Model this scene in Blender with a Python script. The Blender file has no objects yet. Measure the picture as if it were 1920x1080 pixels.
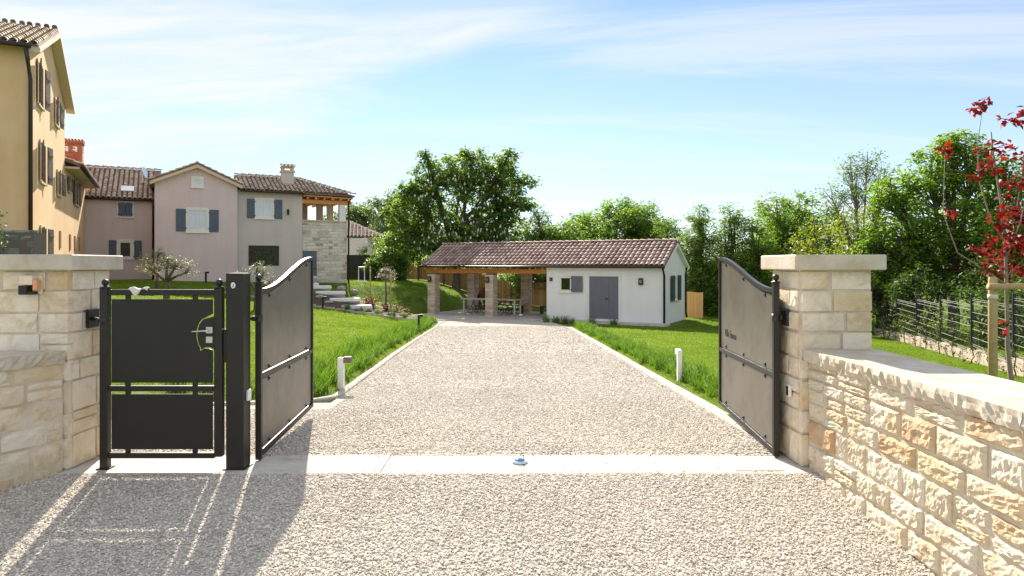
import bpy, bmesh, math, random
import numpy as np
from mathutils import Matrix, Vector
R = math.radians
rng = np.random.default_rng(7)
random.seed(7)
sc = bpy.context.scene
COL = sc.collection

# ------------------------------------------------------------------ camera
cam = bpy.data.cameras.new('camera')
cam.sensor_width = 36.0
cam.lens = 24.0
cam.shift_y = -43.0 / 1920.0
cam.clip_end = 3000
camo = bpy.data.objects.new('camera', cam)
COL.objects.link(camo)
camo.location = (0, 0, 1.65)
camo.rotation_euler = (R(90), 0, 0)
sc.camera = camo

# ------------------------------------------------------------------ world, sun, exposure
SUN_EL, SUN_AZ = 31.5, -15.0          # azimuth measured from +Y towards +X
world = bpy.data.worlds.new('World')
sc.world = world
world.use_nodes = True
wn, wl = world.node_tree.nodes, world.node_tree.links
wn.clear()
w_out = wn.new('ShaderNodeOutputWorld')
w_bg = wn.new('ShaderNodeBackground')
w_bg.inputs['Strength'].default_value = 0.058
sky = wn.new('ShaderNodeTexSky')
sky.sky_type = 'NISHITA'
sky.sun_disc = False
sky.sun_elevation = R(SUN_EL)
sky.sun_rotation = R(SUN_AZ)
sky.air_density = 0.9
sky.dust_density = 0.0
sky.ozone_density = 1.3
tc = wn.new('ShaderNodeTexCoord')
sep = wn.new('ShaderNodeSeparateXYZ')
wl.new(tc.outputs['Generated'], sep.inputs[0])
def wmath(op, a, b=None, clamp=False):
    n = wn.new('ShaderNodeMath'); n.operation = op; n.use_clamp = clamp
    for i, x in enumerate((a, b)):
        if x is None: continue
        if isinstance(x, (int, float)): n.inputs[i].default_value = x
        else: wl.new(x, n.inputs[i])
    return n.outputs[0]
# thin high cloud: noise over a flat layer far above (direction divided by its height)
zc = wmath('MAXIMUM', sep.outputs[2], 0.0)
den = wmath('ADD', zc, 0.09)
px_ = wmath('DIVIDE', sep.outputs[0], den)
py_ = wmath('DIVIDE', sep.outputs[1], den)
comb = wn.new('ShaderNodeCombineXYZ')
wl.new(px_, comb.inputs[0]); wl.new(py_, comb.inputs[1])
def cloud_layer(rot, scl, loc, scale, detail, rough, dist, lo, hi):
    mp = wn.new('ShaderNodeMapping')
    mp.inputs['Rotation'].default_value = (0, 0, R(rot))
    mp.inputs['Scale'].default_value = scl
    mp.inputs['Location'].default_value = loc
    wl.new(comb.outputs[0], mp.inputs[0])
    nz = wn.new('ShaderNodeTexNoise')
    nz.inputs['Scale'].default_value = scale
    nz.inputs['Detail'].default_value = detail
    nz.inputs['Roughness'].default_value = rough
    nz.inputs['Distortion'].default_value = dist
    wl.new(mp.outputs[0], nz.inputs['Vector'])
    mr = wn.new('ShaderNodeMapRange'); mr.interpolation_type = 'SMOOTHSTEP'
    mr.inputs['From Min'].default_value = lo
    mr.inputs['From Max'].default_value = hi
    wl.new(nz.outputs['Fac'], mr.inputs['Value'])
    return mr.outputs[0]
c_soft = cloud_layer(38, (0.6, 1.0, 1), (1.35, 0.62, 0), 0.9, 4, 0.5, 0.4, 0.25, 0.75)
c_fine = cloud_layer(38, (0.45, 1.6, 1), (3.1, 1.7, 0), 1.5, 9, 0.62, 0.9, 0.28, 0.68)
c_wisp = cloud_layer(10, (0.22, 1.1, 1), (7.3, 4.4, 0), 0.95, 9, 0.64, 0.8, 0.45, 0.70)
# a bank of thin cloud stretches overhead; its edge runs slantwise across the view
bank = wmath('ADD', wmath('MULTIPLY', px_, -0.61), wmath('MULTIPLY', py_, -0.79))
bank = wmath('ADD', bank, wmath('MULTIPLY', c_soft, 0.75))
mr_ = wn.new('ShaderNodeMapRange'); mr_.interpolation_type = 'SMOOTHSTEP'
mr_.inputs['From Min'].default_value = -1.70; mr_.inputs['From Max'].default_value = -1.25
wl.new(bank, mr_.inputs['Value'])
cm = wmath('MULTIPLY', mr_.outputs[0], wmath('ADD', wmath('MULTIPLY', c_fine, 0.68), 0.25))
cm = wmath('ADD', cm, wmath('MULTIPLY', c_wisp, 0.55), True)
cm = wmath('MULTIPLY', cm, 0.92)
# thin summer haze, thickening evenly towards the horizon all round
hz = wmath('POWER', wmath('SUBTRACT', 1.0, zc), 5.0)
hz = wmath('ADD', wmath('MULTIPLY', hz, 0.62), 0.03)
mixh = wn.new('ShaderNodeMix'); mixh.data_type = 'RGBA'
wl.new(hz, mixh.inputs[0]); wl.new(sky.outputs[0], mixh.inputs[6]); mixh.inputs[7].default_value = (3.75, 4.2, 4.95, 1)
mixc = wn.new('ShaderNodeMix'); mixc.data_type = 'RGBA'
wl.new(cm, mixc.inputs[0])
wl.new(mixh.outputs[2], mixc.inputs[6])
mixc.inputs[7].default_value = (5.6, 5.75, 6.1, 1)
wl.new(mixc.outputs[2], w_bg.inputs['Color'])
wl.new(w_bg.outputs[0], w_out.inputs['Surface'])

sun = bpy.data.lights.new('sun', 'SUN')
sun.energy = 3.9
sun.angle = R(0.5)
sun.color = (1.0, 0.90, 0.76)
suno = bpy.data.objects.new('sun', sun)
COL.objects.link(suno)
sd = Vector((math.sin(R(SUN_AZ)) * math.cos(R(SUN_EL)), math.cos(R(SUN_AZ)) * math.cos(R(SUN_EL)), math.sin(R(SUN_EL))))
suno.rotation_euler = sd.to_track_quat('Z', 'Y').to_euler()
suno.location = (-8, 30, 25)

vs = sc.view_settings
vs.view_transform = 'Standard'
vs.look = 'None'
vs.exposure = 1.6
vs.gamma = 1.0
vs.use_curve_mapping = False
sc.cycles.max_bounces = 8
sc.cycles.transparent_max_bounces = 8

# ------------------------------------------------------------------ helpers
class MB:
    """collects boxes, bars, tubes and sheets; build() links them as one mesh object"""
    def __init__(s): s.v = []; s.f = []
    def add(s, vs_, fs_, M=None):
        o = len(s.v)
        if M is not None: vs_ = [M @ Vector(p) for p in vs_]
        s.v += [tuple(p) for p in vs_]
        s.f += [tuple(i + o for i in f) for f in fs_]
        return s
    def box(s, x0, x1, y0, y1, z0, z1, M=None, bev=0.0):
        if bev <= 0:
            vs_ = [(x, y, z) for x in (x0, x1) for y in (y0, y1) for z in (z0, z1)]
            fs_ = [(0, 1, 3, 2), (4, 6, 7, 5), (0, 4, 5, 1), (2, 3, 7, 6), (0, 2, 6, 4), (1, 5, 7, 3)]
            return s.add(vs_, fs_, M)
        bm = bmesh.new()
        bmesh.ops.create_cube(bm, size=1)
        for q in bm.verts:
            q.co = Vector(((x0 + x1) / 2 + q.co.x * (x1 - x0), (y0 + y1) / 2 + q.co.y * (y1 - y0), (z0 + z1) / 2 + q.co.z * (z1 - z0)))
        bmesh.ops.bevel(bm, geom=bm.edges[:], offset=bev, segments=1, affect='EDGES', profile=0.5)
        bm.verts.index_update()
        s.add([q.co.copy() for q in bm.verts], [[q.index for q in f.verts] for f in bm.faces], M)
        bm.free()
        return s
    def tube(s, pts, rad, n=8, cap=True):
        pts = [Vector(p) for p in pts]
        if not isinstance(rad, (list, tuple)): rad = [rad] * len(pts)
        rings = []; ref = Vector((0.03, 0.02, 1))
        for i, p in enumerate(pts):
            d = (pts[min(i + 1, len(pts) - 1)] - pts[max(i - 1, 0)]).normalized()
            r_ = ref if abs(d.dot(ref.normalized())) < 0.95 else Vector((1, 0.1, 0))
            a = d.cross(r_).normalized(); b = d.cross(a).normalized()
            rings.append([p + (a * math.cos(2 * math.pi * k / n) + b * math.sin(2 * math.pi * k / n)) * rad[i] for k in range(n)])
        o = len(s.v)
        for rg in rings: s.v += [tuple(q) for q in rg]
        for i in range(len(pts) - 1):
            for k in range(n):
                a = o + i * n + k; b = o + i * n + (k + 1) % n
                s.f.append((a, b, b + n, a + n))
        if cap:
            s.f.append(tuple(o + k for k in range(n)))
            s.f.append(tuple(o + (len(pts) - 1) * n + k for k in reversed(range(n))))
        return s
    def lathe(s, prof, n=14, c=(0, 0, 0)):
        o = len(s.v)
        for r_, z in prof:
            for k in range(n):
                s.v.append((c[0] + r_ * math.cos(2 * math.pi * k / n), c[1] + r_ * math.sin(2 * math.pi * k / n), c[2] + z))
        for i in range(len(prof) - 1):
            for k in range(n):
                a = o + i * n + k; b = o + i * n + (k + 1) % n
                s.f.append((a, b, b + n, a + n))
        s.f.append(tuple(o + k for k in reversed(range(n))))
        s.f.append(tuple(o + (len(prof) - 1) * n + k for k in range(n)))
        return s
    def prism(s, poly, axis, a, b, M=None):
        """poly: 2-D outline; axis 'x': (y,z) swept from x=a to b, 'y': (x,z), 'z': (x,y)"""
        n = len(poly)
        def P(p, t): return {'x': (t, p[0], p[1]), 'y': (p[0], t, p[1]), 'z': (p[0], p[1], t)}[axis]
        vs_ = [P(p, a) for p in poly] + [P(p, b) for p in poly]
        fs_ = [tuple(range(n)), tuple(range(2 * n - 1, n - 1, -1))]
        fs_ += [(i, (i + 1) % n, n + (i + 1) % n, n + i) for i in range(n)]
        return s.add(vs_, fs_, M)
    def mesh(s, name, mat=None, smooth=False):
        me = bpy.data.meshes.new(name)
        me.from_pydata(s.v, [], s.f)
        bm = bmesh.new(); bm.from_mesh(me)
        bmesh.ops.recalc_face_normals(bm, faces=bm.faces[:])
        bm.to_mesh(me); bm.free()
        if mat: me.materials.append(mat)
        if smooth:
            me.polygons.foreach_set('use_smooth', [True] * len(me.polygons))
        return me
    def build(s, name, mat=None, parent=None, smooth=False):
        return link(name, s.mesh(name, mat, smooth), parent)

def link(name, me, parent=None, loc=None, rz=None, scale=None):
    o = bpy.data.objects.new(name, me)
    COL.objects.link(o)
    if parent: o.parent = parent
    if loc is not None: o.location = loc
    if rz is not None: o.rotation_euler = (0, 0, rz)
    if scale is not None: o.scale = scale
    return o
def np_mesh(name, V, Fq, mat=None, smooth=False):
    """fast mesh from numpy arrays; Fq is an (n,k) index array"""
    me = bpy.data.meshes.new(name)
    V = np.asarray(V, np.float32); Fq = np.asarray(Fq, np.int32)
    n, k = Fq.shape
    me.vertices.add(len(V)); me.vertices.foreach_set('co', V.ravel())
    me.loops.add(n * k); me.loops.foreach_set('vertex_index', Fq.ravel())
    me.polygons.add(n)
    me.polygons.foreach_set('loop_start', np.arange(0, n * k, k, dtype=np.int32))
    me.polygons.foreach_set('loop_total', np.full(n, k, np.int32))
    if smooth: me.polygons.foreach_set('use_smooth', [True] * n)
    me.update(calc_edges=True)
    if mat: me.materials.append(mat)
    return me
def tag(o, label=None, cat=None, group=None, kind=None):
    if label: o['label'] = label
    if cat: o['category'] = cat
    if group: o['group'] = group
    if kind: o['kind'] = kind
    return o
def thing(name, label, cat, loc=(0, 0, 0), rz=0.0, group=None):
    o = bpy.data.objects.new(name, None)
    COL.objects.link(o)
    o.empty_display_size = 0.2
    o.location = loc; o.rotation_euler = (0, 0, rz)
    return tag(o, label, cat, group)
def struct(o): return tag(o, kind='structure')
def copy_tree(o, parent=None):
    c = o.copy(); COL.objects.link(c)
    if parent: c.parent = parent
    for ch in o.children: copy_tree(ch, c)
    return c

# ------------------------------------------------------------------ materials
def new_mat(name):
    m = bpy.data.materials.new(name); m.use_nodes = True
    nt = m.node_tree
    return m, nt.nodes, nt.links, nt.nodes['Principled BSDF']
def ramp(nodes, cols, pos=None):
    r_ = nodes.new('ShaderNodeValToRGB')
    e = r_.color_ramp.elements
    n = len(cols)
    pos = pos or [i / (n - 1) for i in range(n)]
    e[0].position = pos[0]; e[0].color = (*cols[0], 1)
    e[1].position = pos[-1]; e[1].color = (*cols[-1], 1)
    for c, p in list(zip(cols, pos))[1:-1]:
        q = e.new(p); q.color = (*c, 1)
    return r_
def mat(name, cols, rough=0.7, scale=8.0, detail=5, source='noise', bump=0.0, bscale=40.0, metal=0.0,
        spec=0.5, amount=0.5, coords='Object', emit=None, bdist=0.01, pos=None, coat=0.0, vor=False, stain=None, streak=0.0):
    """cols: ramp colours; source: noise | island | object, what picks the colour along the ramp"""
    m, n, l, b = new_mat(name)
    b.inputs['Roughness'].default_value = rough
    b.inputs['Metallic'].default_value = metal
    b.inputs['Specular IOR Level'].default_value = spec
    b.inputs['Coat Weight'].default_value = coat
    t = n.new('ShaderNodeTexCoord')
    geo = n.new('ShaderNodeNewGeometry')
    CO = geo.outputs['Position'] if coords == 'World' else t.outputs[coords]
    nz = n.new('ShaderNodeTexNoise')
    nz.inputs['Scale'].default_value = scale; nz.inputs['Detail'].default_value = detail
    nz.inputs['Roughness'].default_value = 0.6
    l.new(CO, nz.inputs['Vector'])
    if len(cols) == 1:
        b.inputs['Base Color'].default_value = (*cols[0], 1)
    else:
        r_ = ramp(n, cols, pos)
        if source == 'noise':
            mr = n.new('ShaderNodeMapRange'); mr.inputs[1].default_value = 0.3; mr.inputs[2].default_value = 0.7
            l.new(nz.outputs['Fac'], mr.inputs[0]); l.new(mr.outputs[0], r_.inputs[0])
        else:
            src = n.new('ShaderNodeNewGeometry').outputs['Random Per Island'] if source == 'island' else n.new('ShaderNodeObjectInfo').outputs['Random']
            a = n.new('ShaderNodeMath'); a.operation = 'MULTIPLY_ADD'
            a.inputs[1].default_value = amount; l.new(nz.outputs['Fac'], a.inputs[0])
            sub = n.new('ShaderNodeMath'); sub.operation = 'SUBTRACT'; sub.inputs[1].default_value = amount * 0.5
            l.new(src, sub.inputs[0]); l.new(sub.outputs[0], a.inputs[2])
            l.new(a.outputs[0], r_.inputs[0])
        colo = r_.outputs[0]
        def over(fac, col, blend='MIX'):
            mx = n.new('ShaderNodeMix'); mx.data_type = 'RGBA'; mx.blend_type = blend
            l.new(fac, mx.inputs[0]); l.new(colo, mx.inputs[6]); mx.inputs[7].default_value = (*col, 1)
            return mx.outputs[2]
        if stain:
            col, amt, ssc = stain
            sn = n.new('ShaderNodeTexNoise'); sn.inputs['Scale'].default_value = ssc; sn.inputs['Detail'].default_value = 9; sn.inputs['Roughness'].default_value = 0.7; sn.inputs['Distortion'].default_value = 0.6
            l.new(geo.outputs['Position'], sn.inputs['Vector'])
            mr = n.new('ShaderNodeMapRange'); mr.inputs[1].default_value = 0.50; mr.inputs[2].default_value = 0.66; mr.inputs[4].default_value = amt
            l.new(sn.outputs['Fac'], mr.inputs[0]); colo = over(mr.outputs[0], col)
        if streak > 0:
            mp = n.new('ShaderNodeMapping'); mp.inputs['Scale'].default_value = (2.6, 2.6, 0.22)
            l.new(geo.outputs['Position'], mp.inputs[0])
            sn = n.new('ShaderNodeTexNoise'); sn.inputs['Scale'].default_value = 1.0; sn.inputs['Detail'].default_value = 8; sn.inputs['Roughness'].default_value = 0.65
            l.new(mp.outputs[0], sn.inputs['Vector'])
            mr = n.new('ShaderNodeMapRange'); mr.inputs[1].default_value = 0.42; mr.inputs[2].default_value = 0.78; mr.inputs[4].default_value = streak
            l.new(sn.outputs['Fac'], mr.inputs[0]); colo = over(mr.outputs[0], (0.35, 0.31, 0.27), 'MULTIPLY')
        l.new(colo, b.inputs['Base Color'])
    if bump > 0:
        if vor:
            bz = n.new('ShaderNodeTexVoronoi'); bz.inputs['Scale'].default_value = bscale
            bo = bz.outputs['Distance']
        else:
            bz = n.new('ShaderNodeTexNoise'); bz.inputs['Scale'].default_value = bscale; bz.inputs['Detail'].default_value = 6
            bo = bz.outputs['Fac']
        l.new(CO, bz.inputs['Vector'])
        bp = n.new('ShaderNodeBump'); bp.inputs['Strength'].default_value = bump; bp.inputs['Distance'].default_value = bdist
        l.new(bo, bp.inputs['Height']); l.new(bp.outputs[0], b.inputs['Normal'])
    if emit:
        b.inputs['Emission Color'].default_value = (*emit[0], 1); b.inputs['Emission Strength'].default_value = emit[1]
    return m
def leaf_mat(name, cols, trans=0.4, tcol=None, rough=0.5, scale=0.6, amount=0.5, gloss=0.35, world_=False):
    m, n, l, b = new_mat(name)
    b.inputs['Roughness'].default_value = rough
    b.inputs['Specular IOR Level'].default_value = gloss
    t = n.new('ShaderNodeTexCoord')
    nz = n.new('ShaderNodeTexNoise'); nz.inputs['Scale'].default_value = scale; nz.inputs['Detail'].default_value = 3
    geo = n.new('ShaderNodeNewGeometry')
    l.new(geo.outputs['Position'] if world_ else t.outputs['Object'], nz.inputs['Vector'])
    src = geo.outputs['Random Per Island']
    a = n.new('ShaderNodeMath'); a.operation = 'MULTIPLY_ADD'; a.inputs[1].default_value = amount
    l.new(src, a.inputs[0])
    sub = n.new('ShaderNodeMath'); sub.operation = 'MULTIPLY_ADD'; sub.inputs[1].default_value = 1.2; sub.inputs[2].default_value = -0.1 - amount * 0.5
    l.new(nz.outputs['Fac'], sub.inputs[0]); l.new(sub.outputs[0], a.inputs[2])
    r_ = ramp(n, cols); l.new(a.outputs[0], r_.inputs[0])
    l.new(r_.outputs[0], b.inputs['Base Color'])
    tr = n.new('ShaderNodeBsdfTranslucent')
    mu = n.new('ShaderNodeMix'); mu.data_type = 'RGBA'; mu.blend_type = 'MULTIPLY'; mu.inputs[0].default_value = 1.0
    l.new(r_.outputs[0], mu.inputs[6]); mu.inputs[7].default_value = (*(tcol or (1.5, 1.5, 0.6)), 1)
    l.new(mu.outputs[2], tr.inputs['Color'])
    mx = n.new('ShaderNodeMixShader'); mx.inputs[0].default_value = trans
    l.new(b.outputs[0], mx.inputs[1]); l.new(tr.outputs[0], mx.inputs[2])
    l.new(mx.outputs[0], n['Material Output'].inputs['Surface'])
    return m

M = {}
M['lawn'] = mat('lawn_soil', [(0.06, 0.10, 0.014), (0.095, 0.15, 0.02), (0.13, 0.18, 0.03)], 0.95, 0.9, 8, bump=0.4, bscale=30, spec=0.1, coords='World')
M['gravel_bed'] = mat('gravel_bed', [(0.38, 0.34, 0.285), (0.54, 0.49, 0.42), (0.64, 0.59, 0.51)], 0.95, 30, 8, bump=0.8, bscale=34, bdist=0.03, spec=0.1, vor=True, coords='World', stain=((0.38, 0.33, 0.27), 0.35, 0.8))
M['gravel'] = mat('gravel_stone', [(0.36, 0.325, 0.275), (0.56, 0.51, 0.44), (0.69, 0.64, 0.56), (0.77, 0.725, 0.65)], 0.88, 0.9, 6, source='object', amount=0.5, spec=0.15, coords='World')
M['kerb'] = mat('kerb_stone', [(0.38, 0.33, 0.26), (0.54, 0.48, 0.40), (0.62, 0.56, 0.47)], 0.9, 6, 8, bump=0.4, bscale=60, spec=0.2, coords='World', stain=((0.28, 0.24, 0.17), 0.5, 4.0))
M['slab'] = mat('threshold_slab', [(0.48, 0.44, 0.37), (0.57, 0.53, 0.46), (0.62, 0.58, 0.52)], 0.8, 5, 8, bump=0.2, bscale=80, spec=0.25, coords='World', stain=((0.30, 0.25, 0.19), 0.5, 3.0))
M['paving'] = mat('patio_paving', [(0.40, 0.37, 0.33), (0.52, 0.48, 0.43)], 0.8, 3, 5, source='object', amount=0.5, bump=0.15, bscale=30)
M['stone_rough'] = mat('rough_limestone', [(0.50, 0.33, 0.20), (0.61, 0.50, 0.35), (0.64, 0.56, 0.43), (0.66, 0.60, 0.49), (0.62, 0.55, 0.42), (0.68, 0.63, 0.53), (0.64, 0.57, 0.44), (0.60, 0.50, 0.33)], 0.9, 5, 8, source='object', amount=0.5, bump=0.8, bscale=34, bdist=0.018, spec=0.15, coords='World', stain=((0.50, 0.31, 0.12), 0.55, 3.2))
M['stone_smooth'] = mat('dressed_limestone', [(0.62, 0.49, 0.31), (0.72, 0.63, 0.48), (0.76, 0.70, 0.59), (0.69, 0.58, 0.42), (0.78, 0.73, 0.64)], 0.88, 6, 9, source='object', amount=0.7, bump=0.55, bscale=45, bdist=0.012, spec=0.15, coords='World', stain=((0.46, 0.33, 0.17), 0.6, 4.5))
M['mortar'] = mat('pale_mortar', [(0.52, 0.44, 0.32), (0.64, 0.57, 0.46), (0.70, 0.65, 0.56)], 0.95, 4, 8, bump=0.5, bscale=50, spec=0.1, coords='World', stain=((0.48, 0.33, 0.16), 0.5, 2.5))
M['coping'] = mat('coping_limestone', [(0.46, 0.40, 0.30), (0.55, 0.50, 0.41), (0.61, 0.565, 0.49)], 0.65, 5, 8, bump=0.3, bscale=50, spec=0.3, coords='World', stain=((0.48, 0.36, 0.20), 0.45, 3.5))
M['tower_stone'] = mat('grey_limestone', [(0.36, 0.29, 0.24), (0.62, 0.57, 0.48), (0.74, 0.70, 0.62), (0.50, 0.46, 0.40), (0.76, 0.72, 0.64)], 0.9, 4, 6, source='object', amount=0.4, bump=0.3, bscale=20, spec=0.15)
M['gate'] = mat('anthracite_paint', [(0.016, 0.0145, 0.013), (0.021, 0.019, 0.017)], 0.38, 3, 4, metal=0.0, spec=0.4, bump=0.03, bscale=200)
M['gate_panel'] = mat('gate_sheet_steel', [(0.16, 0.146, 0.125), (0.20, 0.184, 0.16), (0.225, 0.208, 0.182)], 0.36, 2.2, 8, metal=0.55, spec=0.6, bump=0.04, bscale=5, coords='World', stain=((0.10, 0.092, 0.078), .6, 2.6))
M['black'] = mat('black_metal', [(0.012, 0.012, 0.013)], 0.4)
M['steel'] = mat('brushed_steel', [(0.62, 0.62, 0.60)], 0.3, metal=0.9)
M['white_plastic'] = mat('white_plastic', [(0.75, 0.74, 0.70)], 0.4)
M['white_paint'] = mat('white_render', [(0.82, 0.81, 0.79), (0.87, 0.86, 0.845)], 0.9, 1.2, 8, bump=0.08, bscale=60, spec=0.15, coords='World', streak=0.08)
M['mauve'] = mat('mauve_render', [(0.66, 0.55, 0.54), (0.71, 0.60, 0.59)], 0.92, 0.9, 8, bump=0.1, bscale=60, spec=0.15, coords='World', streak=0.12)
M['taupe'] = mat('taupe_render', [(0.56, 0.505, 0.47), (0.62, 0.56, 0.525)], 0.92, 0.9, 8, bump=0.1, bscale=60, spec=0.15, coords='World', streak=0.12)
M['ochre'] = mat('ochre_render', [(0.72, 0.46, 0.23), (0.77, 0.53, 0.29), (0.80, 0.58, 0.35)], 0.92, 0.6, 8, bump=0.1, bscale=40, spec=0.15, coords='World', streak=0.2)
M['trim'] = mat('stone_trim', [(0.76, 0.74, 0.70), (0.83, 0.82, 0.79)], 0.8, 6, 5)
M['cream'] = mat('cream_window_frame', [(0.80, 0.78, 0.66)], 0.5)
M['shutter_blue'] = mat('blue_grey_shutter', [(0.075, 0.105, 0.15), (0.095, 0.13, 0.175)], 0.55, 5, 4)
M['shutter_grey'] = mat('slate_grey_paint', [(0.13, 0.135, 0.165), (0.155, 0.16, 0.19)], 0.55, 4, 4)
M['shutter_dark'] = mat('dark_slate_shutter', [(0.05, 0.065, 0.08)], 0.5)
M['shutter_brown'] = mat('weathered_brown_shutter', [(0.13, 0.095, 0.07), (0.22, 0.17, 0.13)], 0.7, 8, 5)
M['glass_light'] = mat('sky_tinted_glass', [(0.50, 0.60, 0.70), (0.66, 0.73, 0.79)], 0.08, 2.5, 3, spec=0.8)  # pale blue base colour paints the bright sky reflected in the panes
M['glass_dark'] = mat('dark_glass', [(0.008, 0.012, 0.006), (0.03, 0.042, 0.014), (0.05, 0.06, 0.02)], 0.12, 9, 7, spec=0.15)  # dark green reflection is mottled into the colour, real gloss kept low
M['brown_metal'] = mat('brown_gutter_metal', [(0.055, 0.036, 0.028)], 0.45, metal=0.3)
M['dark_metal'] = mat('dark_gutter_metal', [(0.02, 0.024, 0.028)], 0.45, metal=0.3)
M['tile_house'] = mat('beige_clay_tile', [(0.34, 0.25, 0.19), (0.54, 0.43, 0.33), (0.66, 0.54, 0.42), (0.46, 0.35, 0.27)], 0.85, 4, 5, source='island', amount=0.4, spec=0.2)
M['tile_red'] = mat('brown_clay_tile', [(0.24, 0.15, 0.13), (0.37, 0.255, 0.22), (0.50, 0.37, 0.32), (0.31, 0.205, 0.175)], 0.8, 5, 5, source='object', amount=0.45, spec=0.25)
M['tile_red_i'] = mat('brown_clay_tile_joined', [(0.24, 0.15, 0.13), (0.37, 0.255, 0.22), (0.50, 0.37, 0.32), (0.31, 0.205, 0.175)], 0.8, 5, 5, source='island', amount=0.45, spec=0.25)
M['tile_tall'] = mat('tan_clay_tile', [(0.34, 0.25, 0.18), (0.54, 0.43, 0.31), (0.66, 0.54, 0.40)], 0.85, 4, 5, source='object', amount=0.5, spec=0.2)
M['roof_under'] = mat('roof_underlay', [(0.17, 0.115, 0.09), (0.25, 0.175, 0.14)], 0.9, 6, 4)
M['brick'] = mat('pale_brick', [(0.46, 0.33, 0.24), (0.62, 0.50, 0.40), (0.72, 0.62, 0.52), (0.54, 0.42, 0.33)], 0.9, 20, 4, source='island', amount=0.4, spec=0.15)
M['brick_mortar'] = mat('brick_joint', [(0.17, 0.14, 0.12)], 0.95)
M['red_brick'] = mat('red_brick', [(0.36, 0.09, 0.045), (0.46, 0.14, 0.07), (0.50, 0.20, 0.11)], 0.9, 16, 4, source='island', amount=0.4)
M['timber'] = mat('orange_timber', [(0.52, 0.20, 0.045), (0.66, 0.29, 0.075), (0.70, 0.35, 0.11)], 0.6, 6, 5, source='object', amount=0.5)
M['fence_wood'] = mat('honey_fence_board', [(0.36, 0.19, 0.06), (0.48, 0.28, 0.10), (0.54, 0.34, 0.14)], 0.75, 9, 5, source='object', amount=0.6, bump=0.1, bscale=20)
M['stake'] = mat('peeled_stake_wood', [(0.36, 0.25, 0.11), (0.50, 0.37, 0.19), (0.44, 0.31, 0.14)], 0.8, 14, 6, bump=0.25, bscale=30)
M['bark'] = mat('grey_brown_bark', [(0.07, 0.055, 0.04), (0.14, 0.11, 0.085), (0.19, 0.16, 0.12)], 0.95, 9, 6, bump=0.7, bscale=25, bdist=0.03, spec=0.1)
M['bark_pale'] = mat('pale_bark', [(0.22, 0.18, 0.15), (0.32, 0.28, 0.24)], 0.9, 14, 6, bump=0.3, bscale=40, spec=0.1)
M['leaf'] = leaf_mat('broadleaf', [(0.075, 0.15, 0.026), (0.12, 0.22, 0.038), (0.17, 0.28, 0.055), (0.23, 0.34, 0.08)], 0.6)
M['leaf_chest'] = leaf_mat('chestnut_leaf', [(0.075, 0.135, 0.035), (0.115, 0.20, 0.05), (0.165, 0.26, 0.07), (0.22, 0.31, 0.09)], 0.6)
M['leaf_light'] = leaf_mat('light_leaf', [(0.085, 0.16, 0.03), (0.13, 0.22, 0.045), (0.19, 0.29, 0.07)], 0.5)
M['leaf_yellow'] = leaf_mat('yellow_green_leaf', [(0.13, 0.19, 0.025), (0.20, 0.26, 0.04), (0.27, 0.32, 0.06)], 0.5)
M['leaf_dark'] = leaf_mat('dark_leaf', [(0.035, 0.07, 0.018), (0.06, 0.11, 0.026), (0.085, 0.15, 0.035)], 0.45)
M['leaf_far'] = leaf_mat('distant_leaf', [(0.09, 0.14, 0.065), (0.13, 0.19, 0.085), (0.17, 0.24, 0.11)], 0.42)
M['leaf_olive'] = leaf_mat('olive_leaf', [(0.14, 0.16, 0.09), (0.25, 0.27, 0.16), (0.38, 0.40, 0.27)], 0.3, (1.2, 1.2, 0.8))
M['leaf_silver'] = leaf_mat('silver_leaf', [(0.22, 0.22, 0.17), (0.36, 0.36, 0.28), (0.46, 0.45, 0.37)], 0.3, (1.1, 1.1, 0.9))
M['leaf_red'] = leaf_mat('red_maple_leaf', [(0.05, 0.010, 0.018), (0.15, 0.014, 0.018), (0.27, 0.026, 0.020), (0.08, 0.012, 0.024)], 0.42, (1.6, 1.0, 0.7), scale=3)
M['leaf_climb'] = leaf_mat('climber_leaf', [(0.05, 0.08, 0.02), (0.09, 0.125, 0.035), (0.15, 0.18, 0.06)], 0.4)
M['leaf_rust'] = leaf_mat('rust_leaf', [(0.10, 0.04, 0.025), (0.20, 0.09, 0.05), (0.24, 0.17, 0.07)], 0.4, (1.4, 1.1, 0.7))
M['grass'] = leaf_mat('mown_grass', [(0.085, 0.165, 0.014), (0.125, 0.225, 0.016), (0.165, 0.275, 0.022), (0.24, 0.31, 0.045)], 0.5, (1.4, 1.3, 0.4), scale=0.55, amount=0.55, world_=True)
M['blade'] = leaf_mat('strap_leaf', [(0.05, 0.115, 0.02), (0.085, 0.17, 0.03), (0.12, 0.22, 0.04), (0.20, 0.27, 0.06)], 0.5, (1.4, 1.4, 0.5), scale=1.1, amount=0.6, world_=True)
M['blossom'] = mat('white_blossom', [(0.52, 0.50, 0.42), (0.66, 0.63, 0.56)], 0.8, 10, 3)
M['rock'] = mat('pale_boulder', [(0.24, 0.21, 0.17), (0.36, 0.325, 0.27), (0.46, 0.42, 0.36)], 0.9, 3, 8, source='object', amount=0.6, bump=0.6, bscale=14, coords='World')
M['screen'] = mat('dark_green_netting', [(0.014, 0.024, 0.018), (0.02, 0.034, 0.024)], 0.9, 30, 3)
M['blue_lens'] = mat('blue_lens', [(0.05, 0.20, 0.45)], 0.1, coat=0.5)
M['clear_lens'] = mat('pale_lens', [(0.55, 0.68, 0.78)], 0.08, coat=0.5)
M['cloth'] = mat('white_cloth', [(0.66, 0.62, 0.52), (0.76, 0.73, 0.66)], 0.9, 20, 4)
M['copper'] = mat('copper_tone', [(0.45, 0.20, 0.10)], 0.4, metal=0.4)
M['amber'] = mat('amber_glass', [(0.70, 0.36, 0.16)], 0.2, spec=0.7)
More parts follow.
